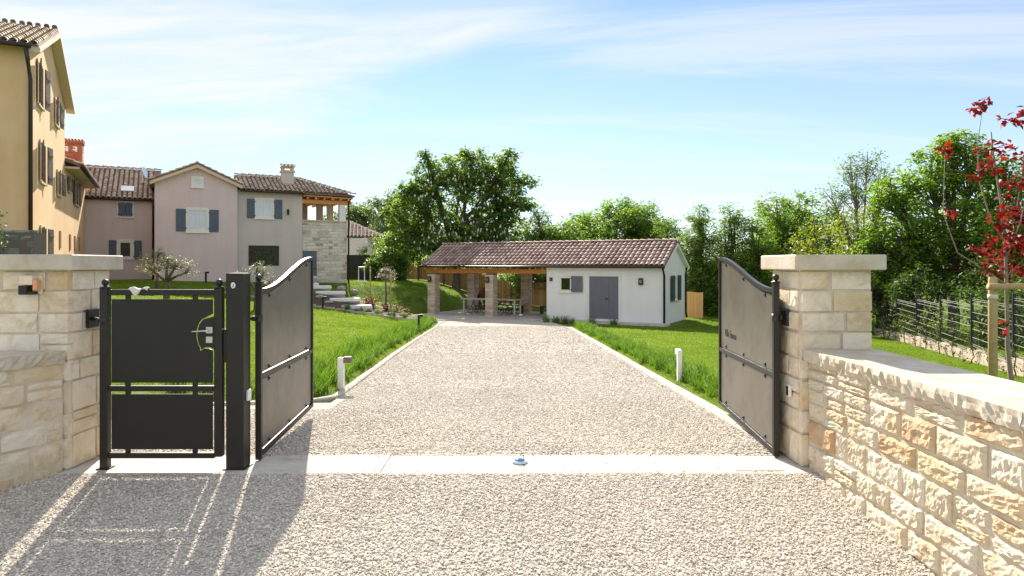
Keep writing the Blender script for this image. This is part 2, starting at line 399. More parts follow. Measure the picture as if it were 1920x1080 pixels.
M['peach'] = mat('frosted_peach_glass', [(0.76, 0.62, 0.46), (0.80, 0.69, 0.55)], 0.3, 6, 3)
M['engrave'] = mat('engraved_dark', [(0.035, 0.032, 0.028)], 0.6)
M['soil'] = mat('dark_soil', [(0.05, 0.032, 0.02), (0.10, 0.07, 0.045)], 1.0, 10, 6, bump=0.6, bscale=30)
M['beige_wall'] = mat('beige_render', [(0.58, 0.47, 0.33), (0.66, 0.56, 0.42)], 0.9, 2, 6)
M['soffit'] = mat('cream_soffit', [(0.62, 0.53, 0.38)], 0.85)
M['wire'] = mat('dark_wire', [(0.03, 0.033, 0.036)], 0.6)
M['concrete'] = mat('pale_concrete', [(0.38, 0.31, 0.23), (0.46, 0.39, 0.30)], 0.9, 3, 8, bump=0.15, bscale=40, coords='World', stain=((0.2, 0.17, 0.12), .5, 2))
M['table_white'] = mat('painted_table', [(0.70, 0.69, 0.64)], 0.5)

# ------------------------------------------------------------------ the lie of the land
BA = R(28.5)                                   # the outbuilding's long side turns this far from the picture plane
BW = (-math.cos(BA), math.sin(BA)); BN = (math.sin(BA), math.cos(BA)); BC = (6.7, 30.2)
GZ = -0.95                                     # level of the court round the outbuilding
def bpos(t, n): return (BC[0] + BW[0] * t + BN[0] * n, BC[1] + BW[1] * t + BN[1] * n)
def blocal(X, Y):
    dx, dy = X - BC[0], Y - BC[1]
    return dx * BW[0] + dy * BW[1], dx * BN[0] + dy * BN[1]
def drive_z(Y):
    return np.interp(Y, [-6, 0, 5.35, 5.45, 6.2, 28.5, 60, 400], [-0.60, -0.46, -0.02, -0.01, -0.01, GZ, GZ, GZ])
def kerb_l(Y): return np.interp(Y, [8.9, 9.8, 15.9, 22.8, 31.0], [-2.33, -2.39, -2.7, -2.98, -3.25])
def smin(a, b, k):
    h = np.clip(0.5 + 0.5 * (b - a) / k, 0, 1)
    return b * (1 - h) + a * h - k * h * (1 - h)
def sstep(a, b, x):
    t = np.clip((x - a) / (b - a), 0, 1); return t * t * (3 - 2 * t)
def ground(X, Y):
    X = np.asarray(X, float); Y = np.asarray(Y, float)
    d = drive_z(Y)
    xc = np.interp(Y, [0, 8.6, 9.5, 20, 31, 33, 36.5, 39, 45, 60], [-4.6, -4.4, -2.45, -2.9, -3.4, -4.6, -5.5, -2.6, -1, 0])
    s_ = np.interp(Y, [6, 9, 28, 30, 33, 60], [0.05, 0.06, 0.14, 0.15, 0.30, 0.26])
    capz = 0.58 + 0.035 * np.clip(-X - 9, 0, 9)
    zl = smin(d + 0.05 + s_ * np.maximum(0, xc - X), capz, 0.25)
    zr = d + 0.04 - 0.03 * np.clip(X - 2.4, 0, 14)
    z = np.where(X > 2.4, zr, np.where(X < xc, zl, d))
    z = np.where((Y < 6.2), d, z)
    z = z - 0.03 * ((X < 2.45) & (X > kerb_l(Y) + 0.05) & (Y > 5))
    t, n = blocal(X, Y)
    inb = sstep(-1.1, -0.5, t) * (1 - sstep(13.2, 13.8, t)) * sstep(-2.2, -1.4, n) * (1 - sstep(4.2, 5.6, n))
    z = z * (1 - inb) + (GZ - 0.06) * inb
    return z
def gz(x, y): return float(ground(x, y))

xs = np.concatenate([np.linspace(-400, -40, 10), np.arange(-38, -10, 1.0), np.arange(-10, 16, 0.3), np.arange(16, 40, 1.0), np.linspace(42, 400, 10)])
ys = np.concatenate([np.linspace(-60, -6, 6), np.arange(-5, 4, 0.8), np.arange(4, 12, 0.2), np.arange(12, 48, 0.35), np.arange(48, 80, 2), np.linspace(82, 900, 12)])
GX, GY = np.meshgrid(xs, ys)
V = np.stack([GX, GY, ground(GX, GY) - 0.004], -1).reshape(-1, 3)
nx, ny = len(xs), len(ys)
ii, jj = np.meshgrid(np.arange(nx - 1), np.arange(ny - 1))
a = (jj * nx + ii).ravel()
struct(link('ground', np_mesh('ground', V, np.stack([a, a + 1, a + 1 + nx, a + nx], 1), M['lawn'], True)))

def sheet(name, xl, xr, yy, zf, m, off, nx=14):
    """strip between two x-curves along yy, laid off above the land"""
    V = []; 
    for k, y in enumerate(yy):
        for x in np.linspace(xl[k], xr[k], nx): V.append((x, y, float(zf(x, y)) + off))
    n = len(yy)
    ii, jj = np.meshgrid(np.arange(nx - 1), np.arange(n - 1)); a = (jj * nx + ii).ravel()
    return struct(link(name, np_mesh(name, V, np.stack([a, a + 1, a + 1 + nx, a + nx], 1), m, True)))
yy = np.arange(-4, 5.40, 0.2); yy[-1] = 5.42
sheet('forecourt', np.interp(yy, [-4, 4.4, 5.42], [-7.5, -4.4, -3.62]), np.full(len(yy), 2.62), yy, lambda x, y: drive_z(y), M['gravel_bed'], 0.012)
yy = np.concatenate([[5.92], np.arange(6.0, 28.6, 0.3)])
xl = np.where(yy < 8.6, -5.0, kerb_l(np.maximum(yy, 8.9)) + 0.02)
sheet('driveway', xl, np.full(len(yy), 2.36), yy, lambda x, y: drive_z(y), M['gravel_bed'], 0.012)
# gravel of the turning court in front of the outbuilding
mb = MB()
poly = [(-3.2, 28.5), (2.36, 28.5), bpos(4.9, -1.35), bpos(11.9, -1.35), (-3.3, 31.0)]
mb.add([(p[0], p[1], GZ + 0.012) for p in poly], [tuple(range(5))])
struct(mb.build('turning_court', M['gravel_bed']))

# ------------------------------------------------------------------ stone pieces
def stone_mesh(name, m, amp, gx=5, gzn=4, seed=0, edge=0.10, low=0.0):
    """unit block; its front (-y) is a worn, uneven face with rounded arrises"""
    r_ = np.random.default_rng(seed)
    V = []; F_ = []
    ph = r_.uniform(0, 6.283, 6); fq = r_.uniform(2.5, 7.5, 6)
    for j in range(gzn + 1):
        for i in range(gx + 1):
            x = i / gx - 0.5; z = j / gzn - 0.5
            e = min(i, gx - i, j, gzn - j)
            y = -0.5 + (edge if e == 0 else 0) + r_.uniform(-amp, amp) * (0.5 if e == 0 else 1) + (low * (math.sin(fq[0] * x * 2 + fq[1] * z + ph[0]) + math.sin(fq[2] * z * 1.6 - fq[3] * x + ph[1]) + .6 * math.sin(fq[4] * 3 * x + fq[5] * 2 * z + ph[2])) * .5 if e > 0 else 0)
            if e > 0: x += r_.uniform(-.25, .25) / gx; z += r_.uniform(-.25, .25) / gzn
            else: x *= 1 - r_.uniform(0, 0.03); z *= 1 - r_.uniform(0, 0.05)
            V.append((x, y, z))
    w = gx + 1
    for j in range(gzn):
        for i in range(gx):
            a = j * w + i
            F_.append((a, a + 1, a + 1 + w, a + w))
    o = len(V)
    V += [(-.5, .5, -.5), (.5, .5, -.5), (.5, .5, .5), (-.5, .5, .5)]
    bl, br, tr, tl = 0, gx, gzn * w + gx, gzn * w
    F_.append(tuple([o + 1] + [i for i in range(gx, -1, -1)] + [o]))
    F_.append(tuple([o + 3] + [gzn * w + i for i in range(0, gx + 1)] + [o + 2]))
    F_.append(tuple([o] + [j * w for j in range(0, gzn + 1)] + [o + 3]))
    F_.append(tuple([o + 2] + [j * w + gx for j in range(gzn, -1, -1)] + [o + 1]))
    F_.append((o + 3, o + 2, o + 1, o))
    mb = MB(); mb.v = V; mb.f = F_
    return mb.mesh(name, m)
ST_ROUGH = [stone_mesh('stone', M['stone_rough'], 0.05, 13, 8, k, 0.15, 0.045) for k in range(8)]
ST_SMOOTH = [stone_mesh('stone', M['stone_smooth'], 0.05, 4, 3, 20 + k, 0.10) for k in range(6)]
ST_TOWER = [stone_mesh('stone', M['tower_stone'], 0.06, 2, 2, 40 + k, 0.10) for k in range(6)]
def lay_stones(parent, meshes, face, w, rows, lens, depth, joint, seed, z0=0.0, proud=0.0, skip=None, jitter=0.006, split=0.0, tilt=0.0):
    """face(s, z) -> (local point on the face, outward angle rz so that local -y looks out); rows: heights; lens: length range"""
    r_ = random.Random(seed); z = z0
    for k, h in enumerate(rows):
        s = -r_.uniform(0, lens[0]) if k % 2 else 0.0
        while s < w - 0.02:
            L = r_.uniform(*lens)
            a, b = max(s, 0), min(s + L, w)
            if w - b < lens[0] * 0.4: b = w
            if b - a > 0.05 and not (skip and skip((a + b) / 2, z + h / 2)):
                bands = [(z, h)]
                if r_.random() < split:
                    f = r_.uniform(.38, .62); bands = [(z, h * f), (z + h * f, h * (1 - f))]
                for zb_, hb in bands:
                    pr = proud + r_.uniform(-jitter, jitter)
                    p, rz = face((a + b) / 2, zb_ + hb / 2)
                    out = Vector((math.sin(rz), -math.cos(rz), 0))
                    o = link('stone', meshes[r_.randrange(len(meshes))], parent)
                    o.location = Vector(p) + out * (pr - depth / 2)
                    o.rotation_euler = (0, r_.choice((0, math.pi)) + r_.uniform(-tilt, tilt), rz)
                    o.scale = ((b - a - joint) * (1 - r_.uniform(0, .06)), depth, (hb - joint) * (1 - r_.uniform(0, 0.10)))
            s = b if b == w else s + L
        z += h

# ------------------------------------------------------------------ threshold
bed = MB().box(-3.62, 2.50, 5.42, 5.92, -0.12, -0.012).build('threshold', M['mortar'])
struct(bed)
cuts = [-3.60, -2.33, -2.10, -1.05, 0.10, 1.20, 1.95, 2.48]
for a_, b_ in zip(cuts[:-1], cuts[1:]):
    MB().box(a_ + 0.002, b_ - 0.002, 5.405, 5.935, -0.06, random.uniform(-0.001, 0.002), bev=0.006).build('slab', M['slab'], bed)
for cx in (-1.85, 1.99):     # the cover plates of the gate motors, a hairline proud
    MB().box(cx - 0.20, cx + 0.20, 5.47, 5.80, -0.02, 0.005, bev=0.003).build('cover_plate', M['slab'], bed)

# ------------------------------------------------------------------ kerbs
def kerb(name, pts, w=0.11, h=0.05, L=0.98, side=-1):
    root = None
    path = [Vector((p[0], p[1], 0)) for p in pts]
    segs = []
    for p, q in zip(path[:-1], path[1:]):
        n = max(1, round((q - p).length / L))
        for k in range(n): segs.append((p.lerp(q, k / n), p.lerp(q, (k + 1) / n)))
    bedm = MB()
    for p, q in segs:
        zz = lambda a: float(drive_z(a.y))
        bedm.tube([(p.x, p.y, zz(p) - 0.05), (q.x, q.y, zz(q) - 0.05)], 0.05, 6)
    root = struct(bedm.build(name, M['mortar']))
    for p, q in segs:
        d = (q - p).normalized(); nrm = Vector((-d.y, d.x, 0)) * (w / 2)
        e = d * 0.004
        z0, z1 = float(drive_z(p.y)), float(drive_z(q.y))
        P, Q = p + e, q - e
        hh = h + random.uniform(-0.004, 0.006)
        c = 0.018
        vs_ = []
        for A, z in ((P, z0), (Q, z1)):
            for sx, dz in ((-1, -0.1), (-1, hh - c), (-1 + 2 * c / w, hh), (1 - 2 * c / w, hh), (1, hh - c), (1, -0.1)):
                vs_.append((A.x + nrm.x * sx, A.y + nrm.y * sx, z + dz))
        fs_ = [(i, (i + 1) % 6, 6 + (i + 1) % 6, 6 + i) for i in range(6)] + [tuple(range(6)), tuple(range(11, 5, -1))]
        mb = MB(); mb.add(vs_, fs_); mb.build('kerb_stone', M['kerb'], root)
    return root
kerb('kerb_left', [(-5.6, 8.35), (-3.6, 8.5), (-2.62, 8.72), (-2.36, 9.1), (-2.39, 9.8), (-2.7, 15.9), (-2.98, 22.8), (-3.22, 30.2), (-3.1, 31.4)])
kerb('kerb_right', [(2.52, 6.0), (2.42, 7.2), (2.40, 12.0), (2.41, 20.0), (2.40, 28.2)], w=0.14, h=0.035)

# ------------------------------------------------------------------ scattered stuff through geometry nodes
def instancer(name, pts, scales, sources, m=None, tilt=0.0, seed=1, zrot=True):
    """vertices at pts carry copies of the source meshes (picked, turned and scaled at random)"""
    me = bpy.data.meshes.new(name)
    me.vertices.add(len(pts)); me.vertices.foreach_set('co', np.asarray(pts, np.float32).ravel())
    at = me.attributes.new('sc', 'FLOAT', 'POINT'); at.data.foreach_set('value', np.asarray(scales, np.float32))
    me.update()
    o = link(name, me)
    ng = bpy.data.node_groups.new(name + '_nodes', 'GeometryNodeTree')
    ng.interface.new_socket('Geometry', in_out='INPUT', socket_type='NodeSocketGeometry')
    ng.interface.new_socket('Geometry', in_out='OUTPUT', socket_type='NodeSocketGeometry')
    n, l = ng.nodes, ng.links
    gi = n.new('NodeGroupInput'); go = n.new('NodeGroupOutput')
    join = n.new('GeometryNodeJoinGeometry')
    for s_ in reversed(sources):
        oi = n.new('GeometryNodeObjectInfo'); oi.inputs['Object'].default_value = s_
        oi.inputs['As Instance'].default_value = True
        l.new(oi.outputs['Geometry'], join.inputs[0])
    ip = n.new('GeometryNodeInstanceOnPoints')
    l.new(gi.outputs[0], ip.inputs['Points']); l.new(join.outputs[0], ip.inputs['Instance'])
    ip.inputs['Pick Instance'].default_value = True
    ri = n.new('FunctionNodeRandomValue'); ri.data_type = 'INT'
    ri.inputs[4].default_value = 0; ri.inputs[5].default_value = len(sources) - 1; ri.inputs['Seed'].default_value = seed
    l.new(ri.outputs[2], ip.inputs['Instance Index'])
    rv = n.new('FunctionNodeRandomValue'); rv.data_type = 'FLOAT_VECTOR'
    rv.inputs[0].default_value = (-tilt, -tilt, 0); rv.inputs[1].default_value = (tilt, tilt, 6.283); rv.inputs['Seed'].default_value = seed + 5
    l.new(rv.outputs[0], ip.inputs['Rotation'])
    na = n.new('GeometryNodeInputNamedAttribute'); na.data_type = 'FLOAT'; na.inputs['Name'].default_value = 'sc'
    l.new(na.outputs[0], ip.inputs['Scale'])
    l.new(ip.outputs[0], go.inputs[0])
    md = o.modifiers.new('scatter', 'NODES'); md.node_group = ng
    return o
def source(name, me): return bpy.data.objects.new(name, me)     # never linked: only lends its mesh
def pebble(k):
    bm = bmesh.new(); bmesh.ops.create_icosphere(bm, subdivisions=1, radius=1)
    r_ = random.Random(k)
    sx, sy, sz = r_.uniform(.8, 1.25), r_.uniform(.65, 1.0), r_.uniform(.40, .60)
    for q in bm.verts:
        f = r_.uniform(0.78, 1.18); q.co = Vector((q.co.x * sx * f, q.co.y * sy * f, q.co.z * sz * f))
    me = bpy.data.meshes.new('pebble'); bm.to_mesh(me); bm.free(); me.materials.append(M['gravel'])
    return me
PEB = [source('pebble', pebble(k)) for k in range(8)]
def in_view(x, y, m=1.22):
    return (np.abs(x) < 0.75 * m * y + 0.8) & (y > 2.2)
def scatter(x0, x1, y0, y1, n, mask):
    X = rng.uniform(x0, x1, n); Y = rng.uniform(y0, y1, n)
    k = mask(X, Y) & in_view(X, Y)
    return X[k], Y[k]
P_, S_ = [], []
def gravel(x0, x1, y0, y1, dens, r0, r1, mask):
    X, Y = scatter(x0, x1, y0, y1, int((x1 - x0) * (y1 - y0) * dens), mask)
    wob = 0.10 * np.sin(Y * 0.45) + 0.05 * np.sin(Y * 1.3)
    rut = np.exp(-((np.abs(X - 0.05 - wob) - 0.78) / 0.20) ** 2)          # two wheel tracks, stones pressed in and smaller there
    Z = drive_z(Y) + 0.012 + rng.uniform(-0.003, 0.007, len(X)) - 0.001 * rut
    P_.append(np.stack([X, Y, Z], 1)); S_.append(rng.uniform(r0, r1, len(X)) ** 1.0 * rng.uniform(.6, 1.15, len(X)) * (1 - 0.07 * rut) * np.where(rng.random(len(X)) < .02, 1.6, 1.0))
def wall_l(Y): return np.interp(Y, [3.0, 4.4, 5.42], [-5.2, -4.3, -3.6])
gravel(-5.2, 2.42, 2.4, 5.40, 8600, 0.005, 0.0102, lambda x, y: (x > wall_l(y)))
drv = lambda x, y: (x < 2.32) & (x > np.where(y < 8.5, -4.6, kerb_l(np.maximum(y, 8.9)) + 0.07)) & ~((y < 9.1) & (y > 8.2) & (x < -2.2 ))
gravel(-4.6, 2.32, 5.95, 10, 4300, 0.0062, 0.012, drv)
gravel(-2.9, 2.32, 10, 16, 1700, 0.009, 0.017, drv)
gravel(-3.3, 2.32, 16, 29, 420, 0.014, 0.026, drv)
# stones kicked onto the threshold and the kerbs
n_ = 420
X = rng.uniform(-2.0, 2.3, n_); Y = np.where(rng.random(n_) < .55, 5.42 + rng.exponential(.05, n_), 5.92 - rng.exponential(.05, n_)); k_ = (Y > 5.41) & (Y < 5.93)
P_.append(np.stack([X, Y, np.full(n_, .006)], 1)[k_]); S_.append(rng.uniform(.003, .008, n_)[k_])
tag(instancer('gravel', np.concatenate(P_), np.concatenate(S_), PEB, tilt=0.4), 'beige crushed stone gravel covering the drive and forecourt', 'gravel', kind='stuff')

def tuft(k, n, h, spread, w, lean, segs=2, m=None):
    r_ = random.Random(k); V = []; F_ = []
    for i in range(n):
        a = r_.uniform(0, 6.283); rr = spread * math.sqrt(r_.random())
        bx, by = rr * math.cos(a), rr * math.sin(a)
        da = r_.uniform(0, 6.283); ln = lean * r_.uniform(0.3, 1.3); hh = h * r_.uniform(0.6, 1.15)
        dx, dy = math.cos(da), math.sin(da); ww = w * r_.uniform(.7, 1.2)
        ta = r_.uniform(0, 6.283); wx, wy = math.cos(ta) * ww / 2, math.sin(ta) * ww / 2
        o = len(V)
        for j in range(segs):
            t = j / segs
            cx, cy, cz = bx + dx * ln * t * t, by + dy * ln * t * t, hh * (t - 0.25 * t * t * ln / h)
            q = 1 - 0.45 * t
            V += [(cx - wx * q, cy - wy * q, cz), (cx + wx * q, cy + wy * q, cz)]
        V.append((bx + dx * ln, by + dy * ln, hh * (1 - 0.25 * ln / h)))
        for j in range(segs - 1):
            F_.append((o + 2 * j, o + 2 * j + 1, o + 2 * j + 3, o + 2 * j + 2))
        F_.append((o + 2 * segs - 2, o + 2 * segs - 1, o + 2 * segs))
    me = bpy.data.meshes.new('tuft'); me.from_pydata(V, [], F_); me.materials.append(m)
    return me
TUF = [source('tuft', tuft(k, 24, 0.036, 0.075, 0.0065, 0.026, 2, M['grass'])) for k in range(5)]
def lawn_mask(x, y):
    t, n = blocal(x, y)
    b = (t > -0.55) & (t < 13.1) & (n > -1.5) & (n < 4.2)
    left = (x < kerb_l(np.maximum(y, 8.9)) - 0.12) & (y > 8.8) & ~((x > -3.3) & (y < 9.2))
    left &= ~((y > 29.4) & (y < 34.2) & (x > -9.6) & (x < -4.0 - 0.0 * y))       # the rockery
    left &= ~((y > 30.5) & (x > -4.2) & (y < 36))
    right = (x > 2.55) & (y > 6.2)
    court = (y > 28.4) & (x < 2.6) & (x > -4)
    back = (y > 36.5) & (x > -6) & (x < 3)
    yel = (x < -11.5) & (y > 33)
    return ((left | right) & ~b & ~(court & ~back)) & ~yel
P_, S_ = [], []
for (x0, x1, y0, y1, dens, s0, s1) in ((-13, 14, 6.2, 12, 190, .8, 1.2), (-18, 14, 12, 18, 120, .9, 1.4), (-20, 18, 18, 28, 60, 1.2, 1.8), (-22, 22, 28, 47, 26, 1.7, 2.4)):
    X, Y = scatter(x0, x1, y0, y1, int((x1 - x0) * (y1 - y0) * dens), lawn_mask)
    P_.append(np.stack([X, Y, ground(X, Y) - 0.004], 1)); S_.append(rng.uniform(s0, s1, len(X)))
tag(instancer('lawn_grass', np.concatenate(P_), np.concatenate(S_), TUF, tilt=0.12, seed=9), 'short bright green mown lawn grass', 'grass', kind='stuff')

# ------------------------------------------------------------------ gate pillars and garden walls
def pillar(name, label, x0, x1, y0, y1, top, seed, group=None):
    t = thing(name, label, 'pillar', ((x0 + x1) / 2, (y0 + y1) / 2, 0), 0, group)
    hx, hy = (x1 - x0) / 2, (y1 - y0) / 2
    MB().box(-hx + .012, hx - .012, -hy + .012, hy - .012, -0.2, top - 0.10).build('core', M['mortar'], t)
    rows = [0.27, 0.19, 0.25, 0.17, 0.22, 0.16, 0.18, 0.16]
    s_ = (top - 0.13) / sum(rows); rows = [r_ * s_ for r_ in rows]
    d = 0.09
    faces = [(lambda s, z: ((-hx + s, -hy, z), 0.0), 2 * hx), (lambda s, z: ((hx, -hy + s, z), math.pi / 2), 2 * hy),
             (lambda s, z: ((-hx, hy - s, z), -math.pi / 2), 2 * hy), (lambda s, z: ((hx - s, hy, z), math.pi), 2 * hx)]
    for k, (f, w) in enumerate(faces):
        ins = 0.0 if k in (0, 3) else 0.05
        g = (lambda f, ins: lambda s, z: f(s + ins, z))(f, ins)
        lay_stones(t, ST_SMOOTH, g, w - 2 * ins, rows, (0.24, 0.40), d, 0.010, seed + k, 0.0, 0.008, jitter=0.004, split=0.06)
    mb = MB(); bmw = 0.075
    mb.box(-hx - bmw, hx + bmw, -hy - bmw, hy + bmw, top - 0.125, top, bev=0.008)
    mb.build('cap', M['coping'], t)
    return t
PL = pillar('stone_pillar', 'pale stone gate pillar with flat cap and wall lamp beside the small gate', -4.14, -3.56, 5.48, 6.05, 1.735, 11)
PR = pillar('stone_pillar', 'pale stone gate pillar with flat cap behind the long low wall', 2.36, 2.95, 5.58, 6.20, 1.735, 31)

def low_wall(name, label, p0, p1, thick, inward, h, seed, meshes, rows, lens, depth, proud=0.012):
    """wall from p0 (at the pillar) to p1; its face looks to the drive on the side 'inward' (+1: left of p0->p1)"""
    a, b = Vector((*p0, 0)), Vector((*p1, 0))
    d = (b - a); L = d.length; d.normalize()
    t = thing(name, label, 'wall', (*p0, 0), math.atan2(d.y, d.x))
    s = inward
    MB().box(0.0, L, min(0, -s * thick), max(0, -s * thick), -0.5, h - 0.10).build('core', M['mortar'], t)
    f = (lambda q, z: ((q, 0.0, z), math.pi)) if s > 0 else (lambda q, z: ((q, 0.0, z), 0.0))
    lay_stones(t, meshes, f, L, rows, lens, depth, 0.014, seed, -0.32, proud, jitter=0.007, split=0.22, tilt=0.02)
    # coping in slabs, their front edge rock-faced
    r_ = random.Random(seed); q = 0.0
    while q < L - 0.01:
        q1 = min(L, q + r_.uniform(1.0, 1.5))
        if L - q1 < 0.5: q1 = L
        nseg = max(2, int((q1 - q) / 0.03))
        V = []; F_ = []
        for k in range(nseg + 1):
            x = q + 0.002 + (q1 - q - 0.004) * k / nseg
            prof = [(0.045, 0.0), (0.045 + r_.uniform(-.012, .012), -0.033), (0.045 + r_.uniform(-.016, .012), -0.066), (0.03 + r_.uniform(-.01, .01), -0.10), (-thick - 0.04, -0.10), (-thick - 0.04, 0.0)]
            for w, z in prof: V.append((x, s * w, h + z))
        for k in range(nseg):
            for j in range(6):
                A = k * 6 + j; B = k * 6 + (j + 1) % 6
                F_.append((A, B, B + 6, A + 6))
        F_.append(tuple(range(6))); F_.append(tuple(nseg * 6 + j for j in reversed(range(6))))
        mb = MB(); mb.v = V; mb.f = F_
        mb.build('coping_slab', M['coping'], t)
        q = q1
    return t
low_wall('garden_wall', 'long low rough limestone wall with pale coping running towards the viewer', (2.425, 5.57), (2.425, 1.2), 0.50, -1, 0.965, 5, ST_ROUGH,
         [0.20, 0.17, 0.16, 0.20, 0.15, 0.18, 0.14], (0.14, 0.52), 0.10, 0.019)
low_wall('garden_wall', 'short low limestone wall in front of the lamp pillar at the left edge', (-3.60, 5.47), (-4.75, 3.35), 0.48, 1, 0.965, 8, ST_SMOOTH,
         [0.20, 0.17, 0.19, 0.16, 0.18, 0.16, 0.13], (0.20, 0.55), 0.10)

# ------------------------------------------------------------------ gates
def finial(parent, x, y, z, r_=0.028):
    MB().lathe([(r_ * 1.45, 0), (r_ * 1.45, 0.007), (r_ * .5, 0.012), (r_ * .5, 0.02)] + [(r_ * math.cos(q), 0.02 + r_ * .85 + r_ * math.sin(q)) for q in np.linspace(-1.2, 1.5, 8)], 14, (x, y, z)).build('finial', M['black'], parent, True)
def hinge(parent, x, y, z, dx, dy=0.0):
    """bracket from the post towards a plate dx away"""
    mb = MB()
    mb.tube([(x, y, z), (x + dx, y + dy, z)], 0.014, 10)
    mb.tube([(x, y, z - .03), (x, y, z + .03)], 0.034, 12)
    mb.tube([(x + dx * .5, y + dy * .5, z - .02), (x + dx * .5, y + dy * .5, z + .02)], 0.022, 10)
    return mb.build('hinge', M['black'], parent, True)
def leaf(name, label, hinge_xy, free_xy, side, z0h, text=None):
    a = Vector((*hinge_xy, 0)); b = Vector((*free_xy, 0)); d = b - a; L = d.length
    t = thing(name, label, 'gate', (*hinge_xy, 0), math.atan2(d.y, d.x), 'leaves of the driveway gate')
    s = side
    zt = lambda x: 1.45 + 0.29 * float(sstep(0.05, 1.0, x / L))
    zb = lambda x: z0h + 0.02 * x / L
    zm = lambda x: 0.685 - 0.02 * x / L
    MB().box(-0.025, 0.025, -0.025, 0.025, 0.012, 1.50, bev=0.004).build('hinge_post', M['gate'], t)
    finial(t, 0, 0, 1.50)
    MB().box(L - 0.02, L + 0.02, -0.022, 0.022, zb(L), zt(L), bev=0.004).build('free_stile', M['gate'], t)
    def rail(zf, h, n, nm, ext=0.0):
        V = []; F_ = []
        for k in range(n + 1):
            x = 0.026 + (L - 0.047) * k / n
            z = zf(x)
            for y, dz in ((-.02, 0), (.02, 0), (.02, h), (-.02, h)): V.append((x, y, z + dz))
        for k in range(n):
            for j in range(4):
                A = 4 * k + j; B = 4 * k + (j + 1) % 4; F_.append((A, B, B + 4, A + 4))
        F_ += [(0, 1, 2, 3), tuple(4 * n + j for j in (3, 2, 1, 0))]
        mb = MB(); mb.v = V; mb.f = F_
        mb.build(nm, M['gate'], t)
    rail(lambda x: zt(x) - 0.04, 0.04, 28, 'top_rail')
    rail(zm, 0.04, 1, 'middle_rail')
    rail(zb, 0.04, 1, 'bottom_rail')
    def sheetp(lo, hi, nm, n=26):
        V = []; F_ = []
        for k in range(n + 1):
            x = 0.035 + (L - 0.068) * k / n
            for y in (-.004, .004): V += [(x, y, lo(x)), (x, y, hi(x))]
        for k in range(n):
            o = 4 * k
            F_ += [(o, o + 4, o + 5, o + 1), (o + 2, o + 3, o + 7, o + 6), (o + 1, o + 5, o + 7, o + 3), (o, o + 2, o + 6, o + 4)]
        F_ += [(0, 1, 3, 2), (4 * n, 4 * n + 2, 4 * n + 3, 4 * n + 1)]
        mb = MB(); mb.v = V; mb.f = F_
        return mb.build(nm, M['gate_panel'], t)
    up = sheetp(lambda x: zm(x) + 0.052, lambda x: zt(x) - 0.052 - 0.012 * math.sin(math.pi * min(1, x / L * 1.4)), 'upper_panel')
    sheetp(lambda x: zb(x) + 0.052, lambda x: zm(x) - 0.012, 'lower_panel')
    for fx in (0.14, 0.5, 0.86):          # screwed clips that hold the sheets to the rails
        x = L * fx
        for z, dz in ((zt(x) - 0.075, 1), (zm(x) + 0.075, -1), (zm(x) - 0.03, 1), (zb(x) + 0.075, -1)):
            mb = MB(); mb.box(x - .007, x + .007, -.010, .010, z - .02, z + .02, bev=.002)
            mb.tube([(x, s * .010, z), (x, s * .020, z)], 0.007, 8)
            mb.build('clip', M['black'], t)
    if text:
        cu = bpy.data.curves.new('lettering', 'FONT'); cu.body = text; cu.size = 0.115; cu.extrude = 0.0015; cu.shear = 0.25
        tmp = bpy.data.objects.new('lettering', cu)
        me = bpy.data.meshes.new_from_object(tmp); me.materials.append(M['engrave'])
        bpy.data.objects.remove(tmp)
        o = tag(link('lettering', me, up), kind='stuff')
        o.location = (L * 0.90, s * 0.0058, 0.86)
        o.rotation_euler = (R(90), 0, math.pi if s > 0 else 0)
    return t, L
GL, LL = leaf('driveway_gate_leaf', 'left open driveway gate leaf of grey sheet steel beside the square post', (-2.135, 5.76), (-2.265, 7.70), -1, 0.03)
hinge(GL, 0, 0, 1.20, -0.02, 0.07)
GR, LR = leaf('driveway_gate_leaf', 'right open driveway gate leaf of grey sheet steel with engraved lettering', (2.265, 5.86), (2.41, 7.88), 1, 0.03, 'Villa Emma')
hinge(GR, 0, 0, 1.20, 0.0, -0.09)
for z in (1.20,):
    MB().box(-0.06, 0.10, -0.098, -0.070, z - 0.07, z + 0.07, bev=0.008).build('wall_plate', M['black'], GR)

# square centre post
t = thing('gate_post', 'black square steel post between the small gate and the left gate leaf', 'post', (-2.235, 5.575, 0))
MB().box(-0.073, 0.073, -0.073, 0.073, 0.0, 1.585, bev=0.006).build('shaft', M['gate'], t)
MB().box(-0.090, 0.090, -0.090, 0.090, 0.0, 0.010, bev=0.003).build('foot_plate', M['gate'], t)
mb = MB(); mb.prism([(0.017 * math.cos(q) * (1.15 if math.cos(q) > 0 else 1), 0.025 * math.sin(q)) for q in np.linspace(0, 6.283, 20, endpoint=False)], 'y', -0.080, -0.0735)
bd = mb.build('badge', M['white_plastic'], t); bd.location = (-0.012, 0, 1.487)
MB().box(0.001, 0.006, -0.0815, -0.0802, -0.016, 0.012, Matrix.Rotation(R(18), 4, 'Y')).build('slot', M['black'], bd)
MB().box(0.0735, 0.098, -0.03, 0.03, 0.545, 0.635, bev=0.006).build('photocell', M['white_plastic'], t)
MB().box(-0.10, -0.0735, -0.05, 0.02, 0.86, 1.13, bev=0.004).build('strike_box', M['gate'], t)
t = thing('photocell', 'small grey photocell sensor fixed to the right gate pillar', 'sensor', (2.353, 5.76, 0.59))
MB().box(-0.030, 0.0, -0.028, 0.028, -0.05, 0.05, bev=0.006).build('housing', M['white_plastic'], t)
MB().box(-0.034, -0.0302, -0.020, 0.020, -0.04, 0.04, bev=0.001).build('lens', M['black'], t)

